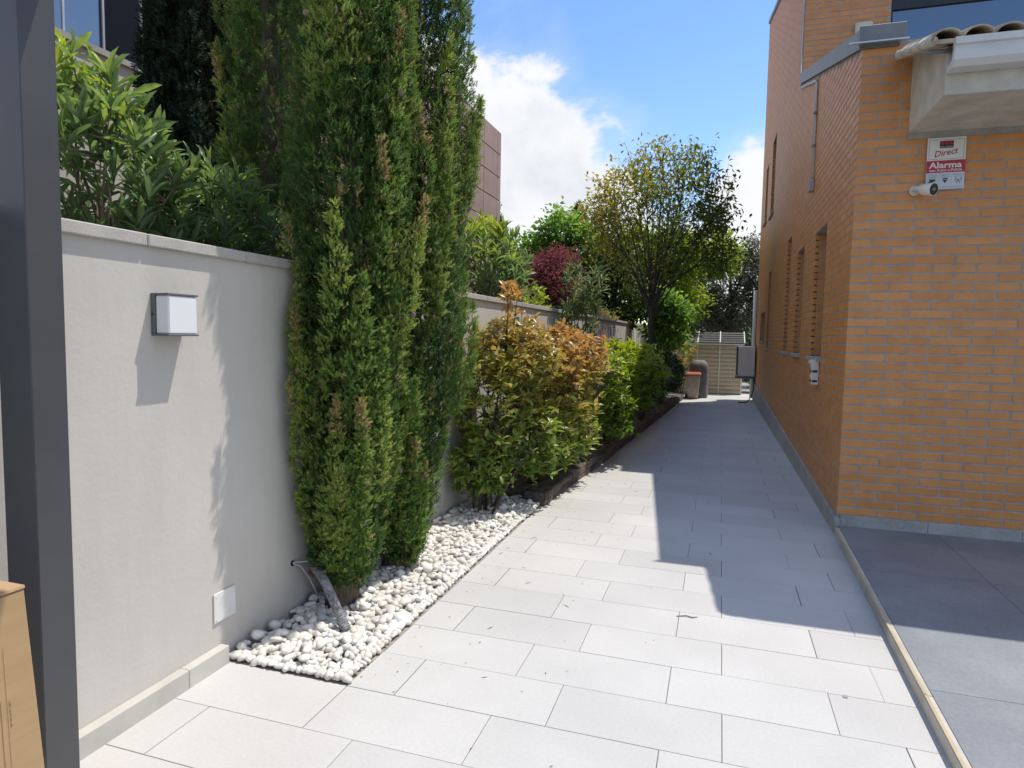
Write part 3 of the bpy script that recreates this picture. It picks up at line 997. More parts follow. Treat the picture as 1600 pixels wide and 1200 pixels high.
# plinth: side tiles follow the path, front strip stands on the terrace
PT = lambda y: 0.125 + 0.029 * y
y = 0.0 - .035
while y < YE:
    b = min(y + .65, YE)
    MB().hexa([(-.022, y + .001, -.02), (.02, y + .001, -.02), (.02, b - .001, -.02), (-.022, b - .001, -.02), (-.022, y + .001, PT(y)), (.02, y + .001, PT(y)), (.02, b - .001, PT(b)), (-.022, b - .001, PT(b))]).build('plinth_tile', 'concrete', house, bevel=.003)
    y += .65
x = 0.021
while x < 5:
    MB().box(x + .001, x + .599, -.02, .02, .0, .148 - .004 * x).build('plinth_tile', 'concrete', house, bevel=.003)
    x += .6

# metal coping along the sloping parapet and across the front of it
cpg = MB()
a, b = -.02, YT
cpg.hexa([(-.025, a, 3.66), (.24, a, 3.66), (.24, b, LOWTOP(b)), (-.025, b, LOWTOP(b)), (-.025, a, 3.80), (.24, a, 3.80), (.24, b, LOWTOP(b) + .135), (-.025, b, LOWTOP(b) + .135)])
cpg.build('side_coping', 'metal_sheet', house)
fc = MB().box(-.03, .275, -.045, -.021, 3.70, 3.815).build('front_flashing', 'metal_sheet', house, bevel=.002)
MB().hexa([(-.11, -.10, 3.672), (.285, -.10, 3.672), (.285, -.02, 3.69), (-.03, -.02, 3.69), (-.11, -.10, 3.682), (.285, -.10, 3.682), (.285, -.02, 3.70), (-.03, -.02, 3.70)]).build('drip_edge', 'metal_bright', fc)
MB().hexa([(-.03, YT + .01, 6.72), (.3, YT + .01, 6.72), (.3, YE + .02, TALLTOP(YE) + .01), (-.03, YE + .02, TALLTOP(YE) + .01), (-.03, YT + .01, 6.80), (.3, YT + .01, 6.80), (.3, YE + .02, TALLTOP(YE) + .09), (-.03, YE + .02, TALLTOP(YE) + .09)]).build('upper_coping', 'metal_sheet', house)

# eave box over the terrace
MB().prism([(0.0, 3.03), (-.79, 3.03), (-.79, 3.325), (0.0, 3.60)], 'x', .335, XE).build('eave_box', 'render_cream', house, bevel=.004)
MB().box(.33, XE, -.012, -.001, 2.985, 3.03).build('mortar_band', 'mortar', house)
gt = MB()
gt.prism([(-.795, 3.155), (-.90, 3.155), (-.93, 3.19), (-.93, 3.27), (-.945, 3.275), (-.945, 3.315), (-.925, 3.318), (-.90, 3.30), (-.89, 3.20), (-.81, 3.19), (-.795, 3.30)], 'x', .335, XE)
gt.build('gutter', 'aluminium_white', house)
MB().tube([(.205, -.82, 3.285), (.36, -.82, 3.285)], .013, 10).build('overflow_pipe', 'metal_sheet', house, smooth=True)

# roofs: boards plus curved clay tiles
MB().hexa([(.20, -.90, 3.30), (XE, -.90, 3.30), (XE, YT, 4.77), (.20, YT, 4.77), (.20, -.90, 3.325), (XE, -.90, 3.325), (XE, YT, 4.795), (.20, YT, 4.795)]).build('roof', 'roof_clay', house)
MB().hexa([(.25, YT - .35, 6.56), (XE, YT - .35, 6.56), (XE, YE, 8.93), (.25, YE, 8.93), (.25, YT - .35, 6.66), (XE, YT - .35, 6.66), (XE, YE, 9.0), (.25, YE, 9.0)]).build('roof', 'roof_clay', house)


def clay_tile():
    mb = MB(); n = 8
    for (L0, r0, z0), (L1, r1, z1) in (((0, .085, 0), (.44, .068, .012)),):
        vs, fs = [], []
        for (yy, r, zz) in ((L0, r0, z0), (L1, r1, z1)):
            for rr in (r, r - .013):
                for q in range(n + 1):
                    w = math.pi * q / n
                    vs.append((math.cos(w) * rr, yy, zz + math.sin(w) * rr * .72))
        m = n + 1
        for q in range(n):
            fs += [(q, q + 1, 2 * m + q + 1, 2 * m + q), (m + q, 3 * m + q, 3 * m + q + 1, m + q + 1), (q, m + q, m + q + 1, q + 1)]
        fs += [(0, 2 * m, 3 * m, m), (n, m + n, 3 * m + n, 2 * m + n)]
        mb.add(vs, fs)
    return mb.mesh('roof_tile', smooth=True)


CT = clay_tile()
slope = math.atan(.3)
rest = MB()
for c in range(30):
    x = .30 + c * .163
    for r in range(13):
        y = -.905 + r * .355
        zc = 3.322 + .3 * (y + .9)
        if c < 12 and r < 3:
            link('roof_tile', CT, 'roof_clay', house, (x + rng.normal(0, .003), y + rng.normal(0, .006), zc), (slope, 0, rng.normal(0, .012)))
        else:
            for p in CT.polygons:
                pass
            co = [(q.co.x + x, q.co.y * math.cos(slope) - q.co.z * math.sin(slope) + y, q.co.y * math.sin(slope) + q.co.z * math.cos(slope) + zc) for q in CT.vertices]
            rest.add(co, [tuple(p.vertices) for p in CT.polygons])
tag(rest.build('roof_tiles', 'roof_clay', house, smooth=True, fix=False), kind='stuff')
# verge mortar under the first column of tiles
for r in range(5):
    y = -.90 + r * .22
    zc = 3.32 + .3 * (y + .9)
    MB().tube([(.225, y, zc), (.222, y + .11, zc + .034), (.225, y + .215, zc + .066)], [.030, .034, .030], 8).build('verge_mortar', 'render_cream', house, smooth=True)

# conduit down the side wall with its box
cd = MB()
cd.tube([(-.016, YT + .03, 7.1), (-.016, YT + .03, 4.86), (-.016, YT - .05, 4.80), (-.016, 3.2, 4.57), (-.016, 2.45, 4.34), (-.016, 2.36, 4.27), (-.016, 2.34, 3.24)], .016, 8)
co = cd.build('conduit', 'conduit', house, smooth=True)
MB().box(-.05, -.001, 2.27, 2.40, 3.12, 3.24).build('junction_box', 'concrete', co, bevel=.006)
for z in (3.6, 3.95):
    MB().box(-.036, -.001, 2.315, 2.365, z, z + .02).build('clip', 'metal_sheet', co)
# downpipe at the far end
MB().tube([(-.05, YE - .03, .05), (-.05, YE - .03, 2.7)], .05, 10).build('downpipe', 'aluminium_white', house, smooth=True)

# ---- white box on the tall front face
o = empty('siren_box', (HX + .56, HY + YT, 5.28), 'rounded cream alarm siren box mounted on the upper brick wall', 'siren')
MB().box(0, .205, -.06, -.003, 0, .27).build('case', 'cream_plastic', o, bevel=.02)
MB().box(.03, .175, -.0625, -.0605, .03, .034).build('slot', 'ac_grey', o)
MB().box(.03, .175, -.0625, -.0605, .042, .046).build('slot', 'ac_grey', o)

# ---- motion detector on the side wall
o = empty('motion_detector', (HX - .012, HY + 1.28, 1.075), 'white outdoor motion detector on the side wall below the nearest window', 'detector')
mb = MB().prism([(.0, 0), (-.055, .0), (-.062, .02), (-.062, .185), (-.085, .205), (-.085, .225), (-.06, .24), (0, .24)], 'y', 0, .105)
mb.build('case', 'white_plastic', o, bevel=.004)
for z, hh, mt in ((.16, .03, 'plate_white'), (.118, .022, 'black_plastic'), (.07, .03, 'plate_white'), (.025, .02, 'black_plastic')):
    MB().box(-.0685, -.0625, .012, .093, z, z + hh).build('lens', mt, o, bevel=.002)
    MB().box(-.058, -.012, -.0045, -.0005, z, z + hh).build('lens', mt, o, bevel=.001)

# ---- CCTV camera
o = empty('security_camera', (HX + .395, HY - .003, 2.61), 'small white bullet security camera on the brick front beside the alarm sign', 'camera')
MB().tube([(0, 0, 0), (0, -.012, 0)], .036, 18).build('mount', 'cream_plastic', o, smooth=False)
MB().tube([(0, -.012, 0), (.012, -.05, .012), (.03, -.075, .004)], [.016, .014, .02], 10).build('ball_joint', 'white_plastic', o, smooth=True)
ax = Vector((.62, -.76, -.18)).normalized()
p0 = Vector((.018, -.055, .0))
bd = MB().tube([p0, p0 + ax * .012, p0 + ax * .05, p0 + ax * .11, p0 + ax * .113], [.018, .034, .042, .044, .042], 20).build('body', 'white_plastic', o, smooth=True)
MB().tube([p0 + ax * .1135, p0 + ax * .117], [.0405, .038], 20).build('lens_face', 'black_plastic', bd)
MB().tube([p0 + ax * .1172, p0 + ax * .119], [.014, .013], 14).build('lens', 'window_glass', bd)

# ---- alarm sign
sign = empty('alarm_sign', (HX + .463, HY - .012, 2.612), 'white and red alarm company sign screwed to the brick front', 'sign')
sign.rotation_euler = (0, math.radians(-.5), TH)
SW, SH = .243, .368
MB().box(0, SW, -.003, .003, 0, SH).build('panel', 'sign_white', sign)


def flat(name, mat, x0, x1, z0, z1, d=.0036, parent=sign):
    return MB().quad((x0, -d, z0), (x1, -d, z0), (x1, -d, z1), (x0, -d, z1)).build(name, mat, parent, fix=False)


flat('red_band', 'sign_red', 0, SW, .118, .205)
flat('lower_field', 'sign_blue_white', 0, SW, 0, .118)
fb = MB()
for x0, x1, z0, z1 in ((.012, SW - .012, .350, .3518), (.012, SW - .012, .214, .2158), (.012, .0138, .2158, .350), (SW - .0138, SW - .012, .2158, .350)):
    fb.quad((x0, -.0036, z0), (x1, -.0036, z0), (x1, -.0036, z1), (x0, -.0036, z1))
fb.build('border', 'sign_black', sign, fix=False)
lg = flat('logo_block', 'sign_black', .078, .165, .292, .342)


def disc(name, mat, cx, cz, r, parent, d, n=20):
    return MB().add([(cx + r * math.cos(6.2832 * i / n), -d, cz + r * math.sin(6.2832 * i / n)) for i in range(n)], [tuple(range(n))]).build(name, mat, parent, fix=False)


for q in range(3):
    disc('logo_dot', 'sign_red', .0945 + q * .027, .3255, .0118, lg, .0042)


def text(name, s, size, x, z, mat, parent=sign, d=.0042, shear=0.0, offs=0.0, rot=0.0, width=None, axis='front', sx=1.0):
    cu = bpy.data.curves.new(name, 'FONT')
    cu.body = s; cu.size = size; cu.shear = shear; cu.offset = offs; cu.resolution_u = 2
    t = bpy.data.objects.new(name, cu)
    COL.objects.link(t)
    dg = bpy.context.evaluated_depsgraph_get()
    me = bpy.data.meshes.new_from_object(t.evaluated_get(dg))
    bpy.data.objects.remove(t); bpy.data.curves.remove(cu)
    if width and len(me.vertices):
        xs = [v.co.x for v in me.vertices]
        k = width / max(max(xs) - min(xs), 1e-6)
        for v in me.vertices: v.co.x *= k
    me.materials.clear()
    if axis == 'front':
        r = (math.pi / 2, -rot, 0)
        return link(name, me, mat, parent, (x, -d, z), r)
    return me


text('lettering', 'SECURITAS', .014, .081, .2965, 'sign_white', lg, .0042, width=.080)
text('lettering', 'Direct', .062, .044, .228, 'sign_red', shear=.35, rot=math.radians(9), offs=.0008, width=.155)
text('lettering', 'Alarma', .060, .018, .152, 'sign_white', offs=.0016, width=.208)
text('lettering', 'con Aviso a Policía', .025, .018, .127, 'sign_white', offs=.0006, width=.208)
for x, a, b in ((.012, 'Grabación', 'de imágenes'), (.092, 'Vigilante', 'de Acuda'), (.170, 'Detector', 'volumétrico')):
    text('lettering', a, .012, x, .098, 'sign_navy', width=.058)
    text('lettering', b, .010, x + .004, .085, 'sign_navy', width=.05)
text('lettering', '902 540 380  www.securitasdirect.es', .011, .02, .012, 'sign_navy', width=.205)
for x in (.083, .163):
    flat('divider', 'lamp_grey', x, x + .001, .035, .108)
# pictograms: camera, guard cap, aerial
MB().add([(.012, -.0042, .038), (.03, -.0042, .044), (.05, -.0042, .058), (.062, -.0042, .060), (.060, -.0042, .072), (.02, -.0042, .074), (.024, -.0042, .058), (.012, -.0042, .052)], [tuple(range(8))]).build('pictogram', 'sign_navy', sign, fix=False)
MB().add([(.104, -.0042, .066), (.122, -.0042, .042), (.140, -.0042, .066)], [(0, 1, 2)]).add([(.104, -.0042, .070), (.140, -.0042, .070), (.136, -.0042, .079), (.108, -.0042, .079)], [(0, 1, 2, 3)]).build('pictogram', 'sign_navy', sign, fix=False)
mb = MB().add([(.192, -.0042, .038), (.196, -.0042, .038), (.205, -.0042, .062), (.214, -.0042, .038), (.218, -.0042, .038), (.207, -.0042, .068), (.203, -.0042, .068)], [tuple(range(7))])
for sg in (-1, 1):
    for r in (.012, .019):
        pts = []
        for rr in (r, r + .0028):
            pts.append([(.205 + sg * rr * math.cos(w), -.0042, .068 + rr * math.sin(w)) for w in (-.7, -.35, 0, .35, .7)])
        for q in range(4):
            mb.quad(pts[0][q], pts[0][q + 1], pts[1][q + 1], pts[1][q])
mb.build('pictogram', 'sign_navy', sign, fix=False)

# faint illegible print running down the carton, between two slashes
cb = bpy.data.objects['cardboard_box']
pm = MB()
z = .692
for wd in (4, 4, 6):
    for q in range(wd):
        hh = rng.uniform(.0022, .0032)
        for w0, w1 in ((0, .0010), (.0016, .0026), (.0031, .0038))[:rng.integers(1, 4)]:
            pm.quad(box_face(-.0505 + w0, z - hh), box_face(-.0505 + w1, z - hh), box_face(-.0505 + w1, z), box_face(-.0505 + w0, z))
        z -= hh + .001
    if wd < 6:
        pm.quad(box_face(-.0505, z - .0008), box_face(-.0500, z - .0008), box_face(-.0465, z - .0030), box_face(-.0470, z - .0030))
    z -= .0045
pm.build('print_mark', 'print_ink', cb, fix=False)

# ================================================================== FAR END: shed, bin, barbecue, air conditioner
shed = empty('garden_shed', (-1.14, 18.5, 0), 'beige plastic garden shed with dark panelled roof at the path end', 'shed')
posts = [0.0, 0.55, 1.13, 1.705]
MB().box(.01, 1.695, .06, 1.7, -.01, 1.33).build('wall', 'shed_beige', shed)
for a, b in zip(posts[:-1], posts[1:]):
    for q in range(12):
        z = .03 + q * .108
        MB().hexa([(a + .02, .0, z + .006), (b - .02, .0, z + .006), (b - .02, .058, z + .006), (a + .02, .058, z + .006), (a + .02, .042, z + .104), (b - .02, .042, z + .104), (b - .02, .058, z + .104), (a + .02, .058, z + .104)]).build('plank', 'shed_beige', shed)
for a in posts:
    MB().box(a - .018, a + .018, -.002, .059, 0, 1.34).build('mullion', 'shed_white', shed)
MB().box(-.05, 1.755, -.07, .1, 1.335, 1.375).build('fascia', 'shed_white', shed)
for a, b in zip([-.05, .55, 1.13], [.55, 1.13, 1.755]):
    for q in range(5):
        t0, t1 = q / 5, (q + 1) / 5
        y0, y1 = -.07 + .9 * t0, -.07 + .9 * t1
        z0, z1 = 1.376 + .30 * t0, 1.376 + .30 * t1
        MB().hexa([(a + .015, y0, z0), (b - .015, y0, z0), (b - .015, y1, z1 - .01), (a + .015, y1, z1 - .01), (a + .015, y0, z0 + .028), (b - .015, y0, z0 + .028), (b - .015, y1, z1 + .01), (a + .015, y1, z1 + .01)]).build('roof_slat', 'shed_roof', shed)
for a in (-.05, .55, 1.13, 1.755):
    MB().hexa([(a - .014, -.075, 1.376), (a + .014, -.075, 1.376), (a + .014, .84, 1.68), (a - .014, .84, 1.68), (a - .014, -.075, 1.415), (a + .014, -.075, 1.415), (a + .014, .84, 1.715), (a - .014, .84, 1.715)]).build('roof_rib', 'shed_white', shed)
MB().hexa([(-.05, .835, 1.66), (1.755, .835, 1.66), (1.755, 1.75, 1.36), (-.05, 1.75, 1.36), (-.05, .835, 1.69), (1.755, .835, 1.69), (1.755, 1.75, 1.39), (-.05, 1.75, 1.39)]).build('roof_back', 'shed_roof', shed)

o = empty('wheelie_bin', (-.615, 16.8, 0), 'tan wheelie bin with orange red lid before the shed', 'bin')
MB().hexa([(-.115, -.13, .02), (.125, -.13, .02), (.125, .13, .02), (-.115, .13, .02), (-.165, -.17, .59), (.165, -.17, .59), (.165, .17, .59), (-.165, .17, .59)]).build('body', 'bin_tan', o, bevel=.012)
MB().hexa([(-.195, -.20, .595), (.195, -.20, .595), (.195, .20, .595), (-.195, .20, .595), (-.17, -.17, .645), (.17, -.17, .645), (.17, .17, .66), (-.17, .17, .66)]).build('lid', 'bin_lid', o, bevel=.012)
MB().tube([(-.19, .03, .06), (-.125, .03, .06)], .06, 14).build('wheel', 'black_plastic', o)
MB().tube([(.13, .06, .06), (.17, .06, .06)], .06, 14).build('wheel', 'black_plastic', o)

o = empty('covered_barbecue', (-.50, 17.25, 0), 'barbecue under a dark grey fabric cover behind the tan bin', 'barbecue')
vs, fs = [], []
prof = [(0.0, .23, .21), (.12, .235, .215), (.30, .225, .205), (.50, .235, .21), (.66, .24, .215), (.78, .235, .21), (.88, .20, .18), (.945, .13, .11), (.955, .0, .0)]
nn = 22
for q, (z, a, b) in enumerate(prof):
    for i in range(nn):
        w = 2 * math.pi * i / nn
        e = .55
        cx = math.copysign(abs(math.cos(w)) ** e, math.cos(w)); sy = math.copysign(abs(math.sin(w)) ** e, math.sin(w))
        fold = 1 + (.05 * math.sin(w * 7 + q) * (1 - z))
        vs.append((cx * a * fold, sy * b * fold, z))
for q in range(len(prof) - 1):
    for i in range(nn):
        fs.append((q * nn + i, q * nn + (i + 1) % nn, (q + 1) * nn + (i + 1) % nn, (q + 1) * nn + i))
MB().add(vs, fs).build('cover', 'cover_grey', o, smooth=True)

o = empty('air_conditioner', (.62, 16.85, .56), 'grey air conditioning unit on a wall bracket at the far end of the house', 'air conditioner')
MB().box(-.20, .175, -.35, .35, .06, .77).build('cabinet', 'ac_grey', o, bevel=.012)
MB().box(-.195, .17, -.357, -.351, .07, .20).build('panel', 'ac_grey', o, bevel=.002)
MB().box(-.195, .0, -.357, -.351, .205, .76).build('panel', 'ac_grey', o, bevel=.002)
MB().box(.004, .17, -.357, -.351, .205, .76).build('panel', 'ac_grey', o, bevel=.002)
MB().box(-.235, -.201, -.33, .33, .08, .76).build('grille', 'black_plastic', o)
for y in (-.25, .25):
    MB().box(-.25, .215, y - .02, y + .02, 0.0, .04).build('bracket', 'metal_sheet', o)
    MB().box(.195, .217, y - .02, y + .02, -.30, .0).build('bracket', 'metal_sheet', o)
    for x in (-.13, .1):
        MB().box(x - .02, x + .02, y - .018, y + .018, .041, .06).build('foot', 'black_plastic', o)
MB().box(-.25, .215, -.30, -.27, -.002, .034).build('bracket', 'metal_sheet', o)
o = tag(MB().tube([(.83, 16.45, .72), (.80, 16.42, .55), (.79, 16.4, .32), (.74, 16.33, .16), (.66, 16.25, .03), (.61, 16.2, .012), (.45, 16.22, .012)], .013, 7).build('drain_hose', 'black_plastic', smooth=True), 'thin black drain hose hanging from the air conditioner to the path', 'hose')

# ================================================================== NEIGHBOUR BUILDINGS
nb = empty('clad_building', (-6, 17.45, 1.7), 'brown panel clad building rising behind the cypress trees', 'building')
MB().box(-5, -.02, -9, -.0, -.3, 5.36).build('core', 'clad_joint', nb)
PZ = [-.2, .42, 1.04, 1.66, 2.28, 2.9, 3.52, 4.14, 4.76, 5.37]
PY = [-8.8, -7.5, -6.2, -4.9, -3.6, -2.3, -1.35, -.28, -.0]
for z0, z1 in zip(PZ[:-1], PZ[1:]):
    for y0, y1 in zip(PY[:-1], PY[1:]):
        MB().box(-.02, .0, y0 + .012, y1 - .012, z0 + .012, z1 - .012).build('panel', 'clad_brown', nb)

gbld = empty('glazed_building', (-8, 7.2, 2.0), 'pale rendered building with glass balustrade at the upper left', 'building')
MB().box(-4, 0, -5, .25, -.4, 3.12).build('wall', 'render_white', gbld)
MB().box(-.2, .05, -5, .25, 3.121, 3.2).build('coping', 'concrete', gbld)
for a, b in ((-3, -.92), (-.90, -.36), (-.34, .24)):
    MB().box(.02, .032, a, b, 3.21, 5.2).build('glass_panel', 'window_glass', gbld)
    MB().box(.0, .045, b - .004, b + .024, 3.201, 5.2).build('glass_edge', 'metal_bright', gbld)
MB().box(-4, .0, -5, .25, 5.6, 6.0).build('roof_slab', 'render_white', gbld)
MB().box(-4, -1.2, -5, .2, 3.12, 5.6).build('upper_wall', 'render_white', gbld)


# ================================================================== VEGETATION
def rosettes(tips, dirs, n, L, spread, rs, droop=0.0):
    """whorls of leaves round shoot tips; returns P, D, tip index"""
    P, D, I = [], [], []
    for t in range(len(tips)):
        ax = dirs[t] / np.linalg.norm(dirs[t])
        r0 = np.array([1.0, 0, 0]) if abs(ax[0]) < .8 else np.array([0, 1.0, 0])
        a = np.cross(ax, r0); a /= np.linalg.norm(a); b = np.cross(ax, a)
        k = rs.integers(n[0], n[1] + 1)
        for q in range(k):
            w = q * 2.4 + rs.uniform(0, .8)
            th = rs.uniform(*spread)
            d = ax * math.cos(th) + (a * math.cos(w) + b * math.sin(w)) * math.sin(th)
            d[2] -= droop * rs.uniform(.3, 1.2)
            P.append(tips[t] - ax * rs.uniform(0, L * 1.1) * (th / spread[1]))
            D.append(d); I.append(t)
    return np.array(P), np.array(D), np.array(I)


def shrub(name, label, base, ellipsoids, ntips, leaf, ratio, nleaf, spread, mat, tintf, seed, group=None, cat='shrub', nstems=8, singles=0,
          stem_r=.012, stem_mat='stem', droop=0.1, template=LEAF_BIG, shell=.55, xmin=None, base_spread=.05, zmin=None, upright=.7):
    """shrub of stems, twigs and leaf whorls filling the given ellipsoids (centre, radii, weight)"""
    rs = np.random.default_rng(seed)
    o = empty(name, base, label, cat, group)
    bs = np.array(base, float)
    tips = []
    ws = np.array([e[2] for e in ellipsoids], float); ws /= ws.sum()
    while len(tips) < ntips:
        c, r, _ = ellipsoids[rs.choice(len(ellipsoids), p=ws)]
        v = rs.normal(0, 1, 3); v /= np.linalg.norm(v)
        p = np.array(c) + v * np.array(r) * (shell + (1 - shell) * rs.random()) ** .6 * rs.uniform(.8, 1.06)
        if xmin is not None and p[0] < xmin: continue
        if zmin is not None and p[2] < zmin: continue
        tips.append(p)
    tips = np.array(tips)
    ctr = np.average([e[0] for e in ellipsoids], axis=0, weights=ws)
    ctr[2] = min(e[0][2] - e[1][2] * .5 for e in ellipsoids)
    dirs = unit(tips - ctr) * (1 - upright) + np.array([0, 0, 1.0]) * upright + rs.normal(0, .28, tips.shape)
    dirs = unit(dirs)
    # stems to spread-out tips, twigs from the nearest stem point
    mb = MB()
    sel = [int(rs.integers(len(tips)))]
    while len(sel) < min(nstems, len(tips)):
        d = np.min(np.linalg.norm(tips[:, None] - tips[sel][None], axis=2), axis=1)
        sel.append(int(np.argmax(d * (tips[:, 2] > np.percentile(tips[:, 2], 35)))))
    nodes = []
    for q in sel:
        st = bs + np.array([rs.normal(0, base_spread), rs.normal(0, base_spread), -.01])
        e = tips[q]
        pts = curve_pts(st - bs, e - bs, ((st[0] - e[0]) * .25 + rs.normal(0, .04), (st[1] - e[1]) * .25 + rs.normal(0, .04), .12 * (e[2] - st[2])), 8)
        mb.tube(pts, [stem_r * (1 - .8 * i / 7) for i in range(8)], 6, cap=False)
        nodes += [np.array(p) + bs for p in pts[2:]]
    nodes = np.array(nodes)
    for t in range(len(tips)):
        if t in sel: continue
        d = np.linalg.norm(nodes - tips[t], axis=1) + 1.2 * np.maximum(0, nodes[:, 2] - tips[t][2] + .02)
        s = nodes[int(np.argmin(d))]
        pts = curve_pts(s - bs, tips[t] - bs, (rs.normal(0, .02), rs.normal(0, .02), -.03), 4)
        mb.tube(pts, [stem_r * .35, stem_r * .28, stem_r * .22, stem_r * .16], 4, cap=False)
    mb.build('stems', stem_mat, o, smooth=True, fix=False)
    Lm = (leaf[0] + leaf[1]) / 2
    P, D, I = rosettes(tips, dirs, nleaf, Lm, spread, rs, droop)
    L = rs.uniform(leaf[0], leaf[1], len(P))
    if xmin is not None:
        P[:, 0] = np.maximum(P[:, 0], xmin)
        D[:, 0] = np.where(P[:, 0] < xmin + .06, np.abs(D[:, 0]), D[:, 0])
    tint = tintf(P, tips[I], rs)
    foliage(o, mat, P, D, L, ratio, tint, template, singles, offset=base, rs=rs)
    return o


def leafy_tree(name, label, base, clumps, nleaf, leaf, ratio, mat, tintf, seed, trunk_r=.12, bark='bark', group=None, cat='tree', limbs=7, template=LEAF_SMALL, trunk_top=None, shell=.5, droop=.25):
    """tree with tapered trunk, limbs to each clump and leaves spread through the clumps (centre, radii)"""
    rs = np.random.default_rng(seed)
    o = empty(name, base, label, cat, group)
    bs = np.array(base, float)
    cl = [(np.array(c, float), np.array(r, float)) for c, r in clumps]
    top = trunk_top if trunk_top is not None else np.mean([c for c, r in cl], axis=0)
    top = np.array(top, float)
    mb = MB()
    pts = curve_pts((0, 0, -.05), top - bs, (rs.normal(0, .1), rs.normal(0, .1), 0), 8)
    mb.tube(pts, [trunk_r * (1.15 - .75 * i / 7) for i in range(8)], 9)
    for c, r in cl:
        i = int(rs.integers(2, 7))
        q = curve_pts(pts[i], c - bs + r * np.array([0, 0, .3]), (rs.normal(0, .15), rs.normal(0, .15), .1), 6)
        mb.tube(q, [trunk_r * .42 * (1 - .75 * k / 5) for k in range(6)], 6, cap=False)
        for z in range(limbs):
            e = c + rs.normal(0, .45, 3) * r
            q2 = curve_pts(q[int(rs.integers(2, 5))], e - bs, (rs.normal(0, .08), rs.normal(0, .08), .05), 4)
            mb.tube(q2, [trunk_r * .16, trunk_r * .11, trunk_r * .08, trunk_r * .04], 4, cap=False)
    mb.build('trunk', bark, o, smooth=True, fix=False)
    vol = np.array([r.prod() ** (2 / 3) for c, r in cl]); vol /= vol.sum()
    idx = rs.choice(len(cl), nleaf, p=vol)
    C = np.array([c for c, r in cl])[idx]; R = np.array([r for c, r in cl])[idx]
    # leaves sit in small sprays, sprays spread through the clump shell
    v = unit(rs.normal(0, 1, (nleaf, 3)))
    per = 9
    spray = np.arange(nleaf) // per
    v = v[spray * per % nleaf]; C = C[spray * per % nleaf]; R = R[spray * per % nleaf]
    rad = ((shell + (1 - shell) * rs.random(nleaf // per + 1)) * rs.uniform(.82, 1.1, nleaf // per + 1))[spray]
    P = C + v * R * rad[:, None] + rs.normal(0, .55 * (leaf[0] + leaf[1]), (nleaf, 3)) * .8
    D = v * .6 + rs.normal(0, .7, (nleaf, 3)); D[:, 2] -= droop
    L = rs.uniform(leaf[0], leaf[1], nleaf)
    tint = tintf(P, C, R, v, rs)
    V, F, t = leaf_arrays(P - bs, D, L, L * ratio, np.clip(tint, 0, .999), template, rs=rs)
    link('crown', np_mesh('crown', V, F, t), mat, o)
    return o


# ---- cypress: upright plumes of scale-leaf sprays round a trunk
def spray_template(rs):
    """feathery spray, about 1 unit tall: short narrow leaflets all round a stalk"""
    V, F = [], []
    for q in range(13):
        t = .02 + .072 * q
        w = q * 2.4 + rs.uniform(-.4, .4)
        ln = .40 * (1 - .45 * t) * rs.uniform(.75, 1.25)
        a = np.array([0, 0, t])
        d = np.array([math.cos(w) * .80, math.sin(w) * .80, .60]) * ln
        sdv = np.array([-math.sin(w), math.cos(w), rs.uniform(-.4, .4)]) * .070
        b = len(V)
        V += [a - sdv, a + sdv, a + d]
        F += [(b, b + 1, b + 2)]
    b = len(V)
    V += [np.array([-.06, 0, .75]), np.array([.06, .02, .75]), np.array([0, 0, 1.12])]
    F += [(b, b + 1, b + 2)]
    return np.array(V), np.array(F)


